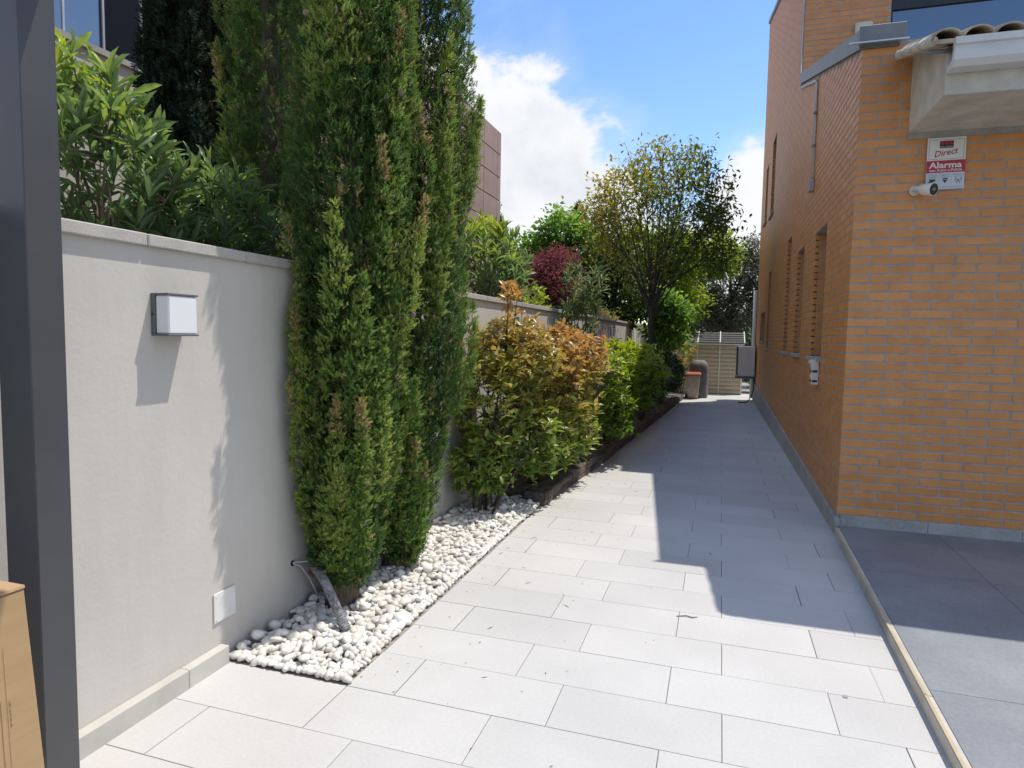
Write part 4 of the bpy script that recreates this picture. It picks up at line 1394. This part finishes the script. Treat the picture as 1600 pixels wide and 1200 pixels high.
def cypress(name, label, base, lean, radius, zlo, zhi, nplumes, per, size, seed, mat='leaf_cypress', xmin=None, core=True, cones=0, group=None, trunk_r=.07, dense_top=None, brown=.06, inner=.35, keep=None):
    rs = np.random.default_rng(seed)
    o = empty(name, base, label, 'tree', group)
    bs = np.array(base, float)
    T = [spray_template(rs) for _ in range(6)]
    axis = lambda z: np.array([bs[0] + lean[0] * min(1, z / 1.2), bs[1] + lean[1] * min(1, z / 1.2), z])
    mb = MB()
    zs = np.concatenate([np.linspace(-.02, .5, 9), np.linspace(.7, zhi * .96, 8)])
    rw = [1 + rs.normal(0, .07) for _ in zs]
    mb.tube([axis(z + bs[2]) - bs if False else (lean[0] * min(1, max(0, z) / 1.2), lean[1] * min(1, max(0, z) / 1.2), z) for z in zs], [rw[i] * (trunk_r * (1.2 - 1.05 * max(0, z) / zhi) + (.03 if i == 0 else .012 if i == 1 else 0)) for i, z in enumerate(zs)], 11)
    mb.build('trunk', 'bark', o, smooth=True, fix=False)
    P, D, S, TI = [], [], [], []
    cone_at = []
    for p in range(nplumes):
        phi = rs.uniform(0, 2 * math.pi)
        sc_ = (radius(1.0) / .3) ** .5
        ln = rs.uniform(.5, 1.25) * sc_
        z0 = zlo + (zhi - zlo - ln * .6) * rs.random() ** (1.25 if dense_top is None else dense_top)
        zt = z0 + ln
        pr = rs.uniform(.055, .095) * sc_
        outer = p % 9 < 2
        if outer:      # proud plumes, pointed and tinted as lit; the rest deeper, tinted as shade
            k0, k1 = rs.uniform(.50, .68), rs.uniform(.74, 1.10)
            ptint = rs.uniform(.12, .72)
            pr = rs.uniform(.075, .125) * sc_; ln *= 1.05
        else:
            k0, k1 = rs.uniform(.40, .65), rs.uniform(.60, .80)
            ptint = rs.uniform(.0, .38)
        tipbrown = rs.random() < brown * 8
        dphi = rs.normal(0, .12)
        for q in range(int(per * 3.2) if outer else int(per * .5)):
            if q % 5 == 0:      # sprays come in small tufts
                tuft = (rs.random() ** .9, phi + rs.normal(0, 1.15), rs.uniform(.72, 1.06), rs.normal(0, .10))
            t = min(1, max(0, tuft[0] + rs.normal(0, .013 / ln)))
            z = z0 + ln * t
            rr = radius(z) * (k0 + (k1 - k0) * (t if outer else min(1, t * 1.8)))
            c = np.array([bs[0] + lean[0] * min(1, z / 1.2) + math.cos(phi + dphi * t) * rr, bs[1] + lean[1] * min(1, z / 1.2) + math.sin(phi + dphi * t) * rr, z + bs[2]])
            wr = pr * min(1, .5 + 1.8 * t) * max(.04, (1 - t) ** .75) * 1.2
            w = tuft[1] + rs.normal(0, .25)
            out = np.array([math.cos(w), math.sin(w), 0])
            pos = c + out * wr * tuft[2] + rs.normal(0, .006, 3)
            d = out * rs.uniform(.1, .8) + np.array([0, 0, .8]) + rs.normal(0, .42, 3) + np.array([math.cos(phi), math.sin(phi), 0]) * .15
            P.append(pos); D.append(d); S.append(size * rs.uniform(.7, 1.3) * (1 - .3 * t))
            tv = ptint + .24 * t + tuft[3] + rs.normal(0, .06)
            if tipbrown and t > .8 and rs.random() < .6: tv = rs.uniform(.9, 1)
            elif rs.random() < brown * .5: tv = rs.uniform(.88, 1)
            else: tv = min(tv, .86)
            TI.append(tv)
        if cones and outer and rs.random() < 5 * cones / nplumes:
            tc_ = rs.uniform(.25, .7)
            z = z0 + ln * tc_; rr = radius(z) * (k0 + (k1 - k0) * tc_)
            cone_at.append((phi, z, rr, pr * 1.2 * max(.04, (1 - tc_) ** .75)))
    # sparse inner foliage, tint darkened to paint shade into the gaps
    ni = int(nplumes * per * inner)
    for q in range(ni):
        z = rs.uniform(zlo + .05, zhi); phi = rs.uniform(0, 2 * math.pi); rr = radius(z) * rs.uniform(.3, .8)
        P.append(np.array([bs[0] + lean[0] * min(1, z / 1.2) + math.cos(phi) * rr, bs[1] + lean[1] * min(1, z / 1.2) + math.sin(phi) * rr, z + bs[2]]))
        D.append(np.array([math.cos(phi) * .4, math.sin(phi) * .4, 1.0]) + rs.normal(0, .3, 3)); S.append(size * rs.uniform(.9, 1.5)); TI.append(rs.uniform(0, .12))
    P, D, S, TI = np.array(P), unit(np.array(D)), np.array(S), np.clip(np.array(TI), 0, .999)
    if xmin is not None:
        lo = (P[:, 2] < 1.9)
        P[:, 0] = np.where(lo & (P[:, 0] < xmin), xmin + rs.uniform(0, .05, len(P)), P[:, 0])
        D[:, 0] = np.where(lo & (P[:, 0] < xmin + .06), np.abs(D[:, 0]), D[:, 0])
    if keep is not None:
        kk = keep(P); P, D, S, TI = P[kk], D[kk], S[kk], TI[kk]
    Vs, Fs, Ts, b = [], [], [], 0
    which = rs.integers(0, 6, len(P))
    spin = rs.uniform(0, 2 * math.pi, len(P))
    for j in range(6):
        m = which == j
        V0, F0 = T[j]
        d = D[m]
        a = unit(np.cross(d, np.stack([np.cos(spin[m]), np.sin(spin[m]), np.zeros(m.sum())], 1) + 1e-3)); c = np.cross(d, a)
        V = P[m][:, None] - bs + S[m][:, None, None] * (V0[None, :, 0, None] * a[:, None] + V0[None, :, 1, None] * c[:, None] + V0[None, :, 2, None] * d[:, None])
        F = (np.arange(m.sum()) * len(V0))[:, None, None] + F0[None] + b
        Vs.append(V.reshape(-1, 3)); Fs.append(F.reshape(-1, 3)); Ts.append(np.repeat(TI[m], len(F0))); b += m.sum() * len(V0)
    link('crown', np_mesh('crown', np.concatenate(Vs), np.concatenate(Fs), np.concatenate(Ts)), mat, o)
    # seed cones
    if cones:
        for phi, z, rr, pr in cone_at:
            r = rs.uniform(.013, .018)
            x = lean[0] * min(1, z / 1.2) + math.cos(phi) * (rr + pr * .95); y = lean[1] * min(1, z / 1.2) + math.sin(phi) * (rr + pr * .95)
            if xmin is not None and bs[0] + x < xmin + .03: continue
            link('cone', CONE, 'cone_brown', o, (x, y, z), (rs.uniform(0, 3), rs.uniform(0, 3), 0), (r, r, r * 1.1))
    return o


bm = bmesh.new()
bmesh.ops.create_icosphere(bm, subdivisions=2, radius=1)
for q in bm.verts:
    n = q.co.normalized()
    q.co = n * (1 + .06 * math.sin(7 * n.x) * math.sin(7 * n.y + 1) + .05 * math.cos(8 * n.z))
CONE = bpy.data.meshes.new('cone'); bm.to_mesh(CONE); bm.free()
CONE.polygons.foreach_set('use_smooth', [True] * len(CONE.polygons))

rad1 = lambda z: float(np.interp(z, [.1, .3, .7, 1.3, 2.2, 3.3, 3.7, 4.1], [.17, .235, .285, .32, .37, .375, .26, .05]))
rad2 = lambda z: float(np.interp(z, [.1, .3, .7, 1.3, 2.2, 3.5, 4.0, 4.4], [.19, .225, .275, .355, .41, .42, .30, .05]))
cypress('cypress_tree', 'dense cypress nearest the camera with a thick leaning trunk in the pebbles', (-1.935, 3.05, 0), (.075, -.02), rad1, .10, 4.0, 205, 180, .042, 11, xmin=-2.085, cones=34, inner=.4)
cypress('cypress_tree', 'second cypress column growing close beside the photinia bush', (-1.915, 3.66, 0), (.125, -.06), rad2, .02, 4.3, 210, 180, .044, 12, xmin=-2.085, cones=30, inner=.4)
rad3 = lambda z: float(np.interp(z, [.2, .6, 1.2, 2.5, 4.0, 5.0], [.12, .26, .36, .42, .34, .06]))
cypress('cypress_tree', 'cypress standing behind the garden wall left of the front pair', (-3.0, 3.85, 1.55), (0, 0), rad3, .30, 4.6, 135, 95, .058, 13, cones=12, inner=.3)
rad4 = lambda z: float(np.interp(z, [.1, .8, 2.0, 4.0, 6.0, 7.0], [.35, .55, .60, .55, .35, .08]))
cypress('conifer_tree', 'dark shaded conifer behind the oleander bushes', (-4.92, 5.28, 1.7), (0, 0), rad4, .15, 6.6, 190, 60, .12, 14, mat='leaf_dark_conifer', brown=.0, inner=.5, trunk_r=.14)
cypress('conifer_tree', 'tall dark conifer between the shaded conifer and the wall cypress', (-5.5, 6.4, 1.8), (0, 0), rad4, .1, 6.8, 130, 50, .15, 15, mat='leaf_dark_conifer', brown=.0, inner=.5, trunk_r=.14)
radt = lambda z: float(np.interp(z, [.1, 1.5, 4.0, 4.9], [.3, .32, .2, .03]))
cypress('conifer_tree', 'thin dark cypress tip showing far behind the pale green maple', (-5.42, 25, 1.6), (0, 0), radt, .1, 4.7, 60, 40, .2, 16, mat='leaf_dark_conifer', brown=0, inner=.3)
cypress('conifer_tree', 'slim dark conifer at the far corner of the clad building', (-6.72, 19.0, 1.8), (0, 0), lambda z: float(np.interp(z, [.1, 1.5, 3.2, 4.2], [.22, .25, .18, .03])), .1, 3.6, 50, 36, .17, 17, mat='leaf_dark_conifer', brown=0, inner=.3)

# ---- photinia in front, red young leaves above green ones


def photinia_tint(ztop, zlow, warm=.0):
    def f(P, T, rs):
        t = np.clip((P[:, 2] - zlow) / (ztop - zlow), 0, 1)
        outer = np.clip((P[:, 0] + 1.9) / .7, 0, 1)
        return np.clip(.08 + .62 * t + .18 * outer * t + warm + rs.normal(0, .13, len(P)), 0, 1)
    return f


PH1 = shrub('photinia_bush', 'photinia bush with many thin stems rising from the white pebbles', (-1.84, 5.05, .015),
      [((-1.78, 5.15, .95), (.36, .45, .62), 3), ((-1.70, 5.35, 1.34), (.42, .50, .36), 3.0), ((-1.84, 4.98, .45), (.30, .30, .28), 1.3), ((-1.56, 5.45, .62), (.32, .36, .42), 1.6)],
      800, (.055, .095), .42, (6, 9), (.5, 1.5), 'leaf_photinia', photinia_tint(1.68, .40, .06), 21, singles=300, nstems=14, stem_r=.011, stem_mat='dark_bark', xmin=-2.09, droop=.25, group='photinia bushes along the path', zmin=.22)
shrub('photinia_bush', 'orange tipped photinia bush behind the first, above the sleepers', (-1.72, 6.1, .07),
      [((-1.58, 6.05, 1.0), (.46, .60, .52), 3), ((-1.50, 6.3, 1.30), (.48, .80, .32), 3.2), ((-1.50, 6.4, .66), (.40, .62, .48), 2.2), ((-1.5, 5.85, .55), (.28, .4, .32), .9)],
      880, (.06, .10), .40, (6, 9), (.5, 1.5), 'leaf_photinia', photinia_tint(1.5, .25, .11), 22, singles=300, nstems=12, stem_r=.011, stem_mat='dark_bark', xmin=-2.09, droop=.2, group='photinia bushes along the path', zmin=.3)
sp = shrub('photinia_shoot', None, (-1.72, 5.2, 1.35),
           [((-1.70, 5.2, 1.86), (.09, .10, .10), 1)], 9, (.075, .11), .40, (6, 8), (.4, 1.1), 'leaf_photinia', lambda P, T, rs: rs.uniform(.78, 1, len(P)), 23, nstems=3, stem_r=.008, xmin=-2.09, droop=0, singles=60, base_spread=.01, cat=None)
for ch in list(sp.children):
    ch.location = Vector(ch.location) + sp.location - PH1.location
    ch.parent = PH1
    if ch.name.startswith(('foliage', 'stems')):
        ch.name = 'shoot_leaves' if ch.name.startswith('foliage') else 'shoot_stems'
bpy.data.objects.remove(sp)
shrub('laurel_bush', 'bright yellow green laurel bush in the bed beyond the photinias', (-1.42, 8.4, .07),
      [((-1.36, 8.2, .95), (.42, .85, .46), 3), ((-1.30, 8.6, 1.2), (.40, .85, .28), 2.2), ((-1.15, 7.6, .62), (.26, .4, .34), .8), ((-1.10, 9.3, .95), (.44, .85, .52), 2.6), ((-1.30, 7.5, .95), (.40, .5, .5), 1.4)],
      820, (.075, .12), .38, (6, 8), (.45, 1.4), 'leaf_bright', lambda P, T, rs: np.clip(.05 + .75 * np.clip((P[:, 2] - .5) / .9, 0, 1) + rs.normal(0, .16, len(P)), 0, 1), 24, nstems=10, xmin=-2.09, stem_mat='dark_bark', zmin=.28, singles=120)
shrub('dark_hedge_bush', 'dark green bush in the bed beyond the bright laurel', (-1.25, 11.0, .07),
      [((-1.22, 10.6, .85), (.45, 1.0, .55), 3), ((-1.15, 12.0, .85), (.42, 1.1, .50), 3)],
      360, (.075, .12), .45, (6, 8), (.5, 1.5), 'leaf_dark', lambda P, T, rs: rs.uniform(0, 1, len(P)), 25, nstems=8, xmin=-2.09, stem_mat='dark_bark', zmin=.25)
shrub('dark_hedge_bush', 'farthest dark green bush in the bed, next to the tan bin', (-1.2, 14.2, .07),
      [((-1.12, 14.0, .8), (.40, 1.2, .52), 3), ((-1.1, 15.2, .62), (.34, .9, .42), 1.5)],
      330, (.08, .12), .45, (6, 8), (.5, 1.5), 'leaf_dark', lambda P, T, rs: rs.uniform(0, 1, len(P)), 26, nstems=8, xmin=-2.09, stem_mat='dark_bark', zmin=.2)
shrub('yellow_green_plant', 'thin yellow leaved young tree leaning before the shed', (-.98, 17.2, 0),
      [((-.85, 17.2, 1.15), (.32, .25, .25), 2), ((-.95, 17.1, .62), (.16, .2, .42), 1.2)],
      80, (.06, .10), .42, (5, 7), (.5, 1.5), 'leaf_big_tree', lambda P, T, rs: rs.uniform(.45, .9, len(P)), 27, nstems=5, stem_r=.012)
shrub('strap_leaf_plant', 'low grey green narrow leaved plant behind the garden spotlight', (-1.56, 6.95, .07),
      [((-1.52, 6.95, .27), (.12, .22, .14), 1)], 26, (.10, .16), .16, (6, 9), (.4, 1.3), 'leaf_grey_oleander', lambda P, T, rs: rs.uniform(0, .7, len(P)), 28, nstems=5, stem_r=.006, droop=.2)

# ---- oleanders behind the wall at the left
olt = lambda zt, zl: (lambda P, T, rs: np.clip(.06 + .68 * np.clip((P[:, 2] - zl) / (zt - zl), 0, 1) ** 1.4 + rs.normal(0, .14, len(P)), 0, 1))
GO = 'oleander bushes behind the garden wall'
shrub('oleander_bush', 'oleander with large yellow green leaves right of the dark post', (-2.72, 2.30, 1.5),
      [((-2.72, 2.28, 2.25), (.32, .36, .42), 3), ((-2.75, 2.45, 2.05), (.30, .40, .40), 2), ((-2.8, 2.15, 2.55), (.25, .25, .24), 1)],
      140, (.10, .165), .21, (7, 10), (.25, 1.15), 'leaf_oleander', olt(2.75, 1.85), 31, group=GO, nstems=12, singles=300, stem_r=.012, droop=.0, xmin=-3.3)
shrub('oleander_bush', 'dense grey green oleander between the yellow one and the wall cypress', (-2.70, 2.95, 1.5),
      [((-2.72, 2.92, 2.08), (.34, .42, .36), 3), ((-2.66, 3.25, 1.98), (.30, .36, .34), 2)],
      175, (.095, .15), .15, (7, 10), (.3, 1.3), 'leaf_oleander', lambda P, T, rs: np.clip(.02 + .5 * np.clip((P[:, 2] - 1.9) / .6, 0, 1) + rs.normal(0, .13, len(P)) + .45 * (rs.random(len(P)) < .06), 0, 1), 32, group=GO, nstems=12, singles=300, stem_r=.012, droop=.08)
shrub('oleander_sprig', 'sparse low oleander sprig above the coping left of the cypress', (-2.55, 3.5, 1.5),
      [((-2.55, 3.5, 1.85), (.16, .22, .2), 1)], 16, (.08, .12), .2, (5, 7), (.4, 1.3), 'leaf_oleander', lambda P, T, rs: rs.uniform(.1, .75, len(P)), 33, nstems=5, stem_r=.008)
shrub('juniper_shrub', 'low fine leaved shrub on the bank beside the sparse oleander sprig', (-2.62, 3.2, 1.5),
      [((-2.6, 3.15, 1.78), (.24, .32, .26), 1)], 170, (.03, .05), .2, (7, 10), (.3, 1.3), 'leaf_cypress', lambda P, T, rs: rs.uniform(.1, .8, len(P)), 34, nstems=6, stem_r=.008)
shrub('oleander_bush', 'bright green oleander above the wall right of the cypress pair', (-2.62, 7.2, 1.5),
      [((-2.62, 7.15, 2.35), (.42, .6, .48), 3), ((-2.5, 7.5, 2.25), (.3, .5, .45), 1.5)],
      190, (.12, .18), .19, (7, 10), (.25, 1.1), 'leaf_oleander', olt(2.75, 1.75), 35, group=GO, nstems=14, stem_r=.014, droop=.0, singles=150)
shrub('green_bush', 'small fresh green bush just above the wall coping, under the red maple', (-2.62, 8.6, 1.5),
      [((-2.50, 8.5, 1.95), (.26, .36, .28), 2), ((-2.55, 8.1, 1.9), (.2, .3, .22), 1)],
      150, (.05, .075), .45, (5, 7), (.4, 1.4), 'leaf_bright', lambda P, T, rs: rs.uniform(.35, 1, len(P)), 36, nstems=6)
shrub('oleander_bush', 'tall thin grey green oleander rising in front of the wall from the bed', (-1.72, 8.55, .07),
      [((-1.72, 8.5, 2.15), (.30, .35, .36), 3), ((-1.80, 8.5, 1.75), (.3, .3, .25), 1.4)],
      75, (.12, .18), .15, (7, 10), (.3, 1.25), 'leaf_grey_oleander', lambda P, T, rs: rs.uniform(0, 1, len(P)), 37, nstems=9, stem_r=.012, droop=.05, singles=100, xmin=-2.1)

# ---- red maple, pale maple, background trees
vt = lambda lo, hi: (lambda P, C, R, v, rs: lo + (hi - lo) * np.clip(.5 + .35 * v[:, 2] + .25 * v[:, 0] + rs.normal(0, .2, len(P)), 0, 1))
leafy_tree('red_maple', 'dark red Japanese maple behind the wall', (-3.0, 11.2, 1.55),
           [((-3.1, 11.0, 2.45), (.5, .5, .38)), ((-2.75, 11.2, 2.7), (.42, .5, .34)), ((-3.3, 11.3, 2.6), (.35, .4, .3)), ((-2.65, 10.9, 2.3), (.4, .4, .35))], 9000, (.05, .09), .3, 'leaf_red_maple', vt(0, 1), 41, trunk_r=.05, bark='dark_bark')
leafy_tree('pale_maple', 'pale green maple beyond the red maple', (-4.6, 18.2, 1.6),
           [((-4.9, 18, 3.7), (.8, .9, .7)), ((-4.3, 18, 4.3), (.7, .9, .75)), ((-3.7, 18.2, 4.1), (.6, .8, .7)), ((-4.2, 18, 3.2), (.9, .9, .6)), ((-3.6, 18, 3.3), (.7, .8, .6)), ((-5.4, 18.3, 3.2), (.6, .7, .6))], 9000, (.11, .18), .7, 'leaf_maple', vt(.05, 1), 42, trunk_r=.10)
leafy_tree('dark_evergreen', 'dark evergreen mass left of the slender tree trunk', (-3.4, 16.0, 1.55),
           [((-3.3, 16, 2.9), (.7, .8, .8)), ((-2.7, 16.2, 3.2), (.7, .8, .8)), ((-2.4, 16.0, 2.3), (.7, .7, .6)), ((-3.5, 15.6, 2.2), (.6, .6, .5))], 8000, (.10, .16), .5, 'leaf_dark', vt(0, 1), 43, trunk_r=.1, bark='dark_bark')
leafy_tree('green_tree', 'leafy mid green tree behind the slender tree', (-1.9, 19.5, 0),
           [((-1.9, 19.5, 3.1), (1.0, .9, .9)), ((-1.2, 19.6, 3.9), (.9, .9, .8)), ((-2.4, 19.6, 4.0), (.8, .9, .8)), ((-.3, 20.5, 4.0), (.8, .8, .75)), ((-1.2, 19.4, 2.5), (.8, .8, .7))], 11000, (.11, .18), .5, 'leaf_bright', vt(0, .85), 44, trunk_r=.13, bark='dark_bark')
leafy_tree('maple_bush', 'fresh green broad leaved bush left of the shed roof', (-1.35, 16.6, 0),
           [((-1.35, 16.4, 1.75), (.42, .42, .42)), ((-1.05, 16.3, 2.05), (.36, .4, .36)), ((-1.4, 16.4, 2.35), (.38, .4, .36)), ((-1.15, 16.3, 1.55), (.36, .35, .3))], 3600, (.09, .15), .75, 'leaf_maple', vt(.2, 1), 45, trunk_r=.04)
leafy_tree('holm_oak', 'grey green holm oak behind the shed', (-.1, 23.0, 0),
           [((-.9, 22.6, 3.0), (1.1, 1.0, 1.0)), ((.2, 22.4, 3.4), (1.1, 1.0, 1.0)), ((1.2, 22.6, 3.6), (1.0, 1.0, 1.1)), ((.4, 22.3, 2.3), (1.2, .8, .8)), ((-1.0, 22.4, 2.2), (.9, .8, .7)), ((1.6, 22.5, 2.6), (.9, .8, 1.0)), ((.9, 22.8, 4.3), (.6, .7, .6))], 17000, (.08, .14), .42, 'leaf_holm', vt(0, 1), 46, trunk_r=.2, bark='dark_bark', shell=.45)
leafy_tree('dark_hedge', 'low dark green hedge beside the shed at the house corner', (1.2, 20.0, 0),
           [((1.1, 19.8, .9), (.6, .6, .75)), ((1.7, 19.8, 1.0), (.6, .6, .7)), ((1.0, 19.9, 1.5), (.5, .5, .3))], 4200, (.07, .11), .5, 'leaf_dark', vt(.1, 1), 47, trunk_r=.05, cat='hedge')
for i, (x, y, zz, r, mt, lab) in enumerate([(-7.5, 27, 1.6, 1.7, 'leaf_dark', 'dark tree standing far behind the pale maple'), (-2.6, 27, 1.6, 1.8, 'leaf_bright', 'green tree far behind the slender tree'),
                                            (2.6, 27, 0, 2.0, 'leaf_holm', 'grey green tree far behind the shed on the house side'), (-.2, 29, 0, 2.0, 'leaf_dark', 'dark tree far behind the holm oak'), (-4.9, 22.5, 1.6, 1.2, 'leaf_dark', 'dark bushy tree behind the pale maple trunk')]):
    leafy_tree('background_tree', lab, (x, y, zz), [((x - r * .5, y, zz + 1.5), (r * .7, r * .7, r * .65)), ((x + r * .5, y, zz + 1.6), (r * .7, r * .7, r * .7)), ((x, y, zz + 2.2), (r * .7, r * .7, r * .6))], 6000, (.14, .22), .5, mt, vt(0, .8), 60 + i, trunk_r=.14, bark='dark_bark', group='trees behind the garden')
for i, (x, y, r, mt, lab) in enumerate([(-3.0, 9.9, .34, 'leaf_dark', 'low dark shrub on the bank left of the red maple'), (-2.7, 12.6, .42, 'leaf_grey_oleander', 'low grey shrub on the bank beyond the red maple'),
                                        (-2.75, 14.4, .42, 'leaf_cypress', 'feathery green shrub on the bank behind the slender trunk'), (-4.2, 9.0, .5, 'leaf_dark', 'dark shrub on the bank behind the bright oleander'), (-2.6, 17.0, .5, 'leaf_bright', 'green shrub at the far end of the bank')]):
    leafy_tree('bank_shrub', lab, (x, y, 1.5), [((x, y, 1.5 + r * .8), (r, r, r * .8)), ((x + r * .4, y + r, 1.5 + r * .7), (r * .9, r, r * .7))], 2600, (.05, .09), .4, mt, vt(0, 1), 70 + i, trunk_r=.03, cat='shrub', group='low shrubs on the bank')

# ---- the slender tree with many upright branches
rs = np.random.default_rng(51)
TB = np.array((-1.30, 13.0, .07))
tree = empty('slender_tree', TB, 'slender tree with fan of upright branches and sparse bronze green crown', 'tree')
mb = MB()
fork = np.array((-.02, 0, 2.05))
mb.tube(curve_pts((0, 0, -.02), fork, (.03, 0, 0), 8), [.075, .068, .062, .058, .056, .055, .053, .05], 10)
CC, CR = np.array((.10, 0, 3.50)), np.array((1.42, 1.25, 1.62))
limbs = []
for q in range(24):
    w = q * 2.39996
    zf = 1 - 1.28 * (q + .5) / 24
    f = math.sqrt(max(0, 1 - zf * zf))
    e = CC + np.array((math.cos(w) * f, math.sin(w) * f, zf)) * CR * .84
    st = fork + np.array((rs.normal(0, .012), rs.normal(0, .012), rs.uniform(-.3, .55)))
    bend = np.array(((e[0] - st[0]) * .02 + rs.normal(0, .04), (e[1] - st[1]) * .02 + rs.normal(0, .04), -.05))
    pts = curve_pts(st, e, bend, 10)
    mb.tube(pts, [.022 * (1 - .82 * i / 9) for i in range(10)], 6, cap=False)
    limbs.append([np.array(p) for p in pts])
tips = []
for L_ in limbs:
    for j in range(4, 10):
        for q in range(3 if j > 5 else 1):
            s = L_[j]
            d = s - (fork + np.array((0, 0, .3))); d = d / np.linalg.norm(d)
            e = s + d * rs.uniform(.1, .4) + rs.normal(0, .22, 3) + np.array((0, 0, .08))
            rr = np.linalg.norm((e - CC) / CR)
            if rr > 1.0: e = CC + (e - CC) / rr * rs.uniform(.93, 1.04)
            pts = curve_pts(s, e, rs.normal(0, .04, 3), 5)
            mb.tube(pts, [.010, .008, .006, .004, .003], 4, cap=False)
            tips.append((np.array(pts[3]), d)); tips.append((e, d))
            for r_ in range(3):
                s2 = np.array(pts[2 + r_ % 3]); e2 = s2 + rs.normal(0, .14, 3) + d * .12
                mb.tube([s2, (s2 + e2) / 2 + rs.normal(0, .015, 3), e2], [.005, .004, .002], 3, cap=False)
                tips.append((e2, d))
for q in range(12):   # small shoots low on the limbs
    s = limbs[q][1]; e = s + np.array((rs.normal(0, .4), rs.normal(0, .4), rs.uniform(.1, .5)))
    mb.tube(curve_pts(s, e, (0, 0, -.05), 5), [.010, .008, .006, .004, .003], 4, cap=False); tips.append((e, e - s))
mb.tube(curve_pts((.02, 0, 1.85), (.85, -.1, 2.3), (0, 0, -.15), 7), [.018, .016, .014, .012, .01, .008, .005], 5, cap=False)
mb.build('trunk', 'dark_bark', tree, smooth=True, fix=False)
P, D, TI = [], [], []
for e, d in tips:
    h = (e[2] - 2.2) / 3.2
    keepn = rs.integers(3, 7) if np.linalg.norm((e - CC) / CR) > .66 else rs.integers(0, 3)
    for q in range(keepn):
        P.append(e + rs.normal(0, .075, 3)); dd = rs.normal(0, .6, 3) + d * .3; dd[2] -= .45; D.append(dd)
        # bronze young growth towards the top and the outer left side
        TI.append(np.clip(.12 + .45 * h + .26 * np.clip(-(e[0] - .2) / 1.2, -1, 1) + rs.normal(0, .16), 0, .99))
P, D = np.array(P), np.array(D)
V, F, t = leaf_arrays(P, D, rs.uniform(.08, .13, len(P)), rs.uniform(.04, .06, len(P)), np.array(TI), LEAF_SMALL, rs=rs)
link('crown', np_mesh('crown', V, F, t), 'leaf_big_tree', tree)

# ================================================================== SMALL THINGS ON THE PAVING
lt = MB()
rs = np.random.default_rng(81)
for q in range(230):
    if q < 150:
        x, y = rs.uniform(-1.42, -.5), 2.4 + 4.5 * rs.random() ** .8
        x = -1.44 + (x + 1.44) * rs.random()
    else:
        x, y = rs.uniform(-1.3, .8), rs.uniform(1.5, 12)
    x = max(x, (-1.44 if y < 5.4 else SLEEPER_X(y) + .03))
    a = rs.uniform(0, 6.28); L = rs.uniform(.003, .009) if q % 9 else rs.uniform(.015, .04); w = rs.uniform(.0015, .003)
    c, s_ = math.cos(a), math.sin(a)
    lt.add([(x - c * L, y - s_ * L, .0015), (x + s_ * w, y - c * w, .004), (x + c * L, y + s_ * L, .002), (x - s_ * w, y + c * w, .0035)], [(0, 1, 2, 3)])
tag(lt.build('leaf_litter', 'litter', fix=False), 'scattered dry leaf bits and twigs on the pale paving', 'litter', kind='stuff')
tag(MB().tube([(-.17, 3.52, .004), (-.12, 3.54, .006), (-.09, 3.53, .005), (-.06, 3.55, .004)], [.002, .003, .003, .0015], 5).build('twig', 'litter', smooth=True), 'small dry brown twig lying on the sunlit paving', 'twig')
tag(MB().tube([(.56, 2.95, .001), (.56, 2.95, .006)], [.011, .010], 12).build('bottle_cap', 'metal_bright'), 'tiny round metal cap lying on the paving near the kerb', 'bottle cap')
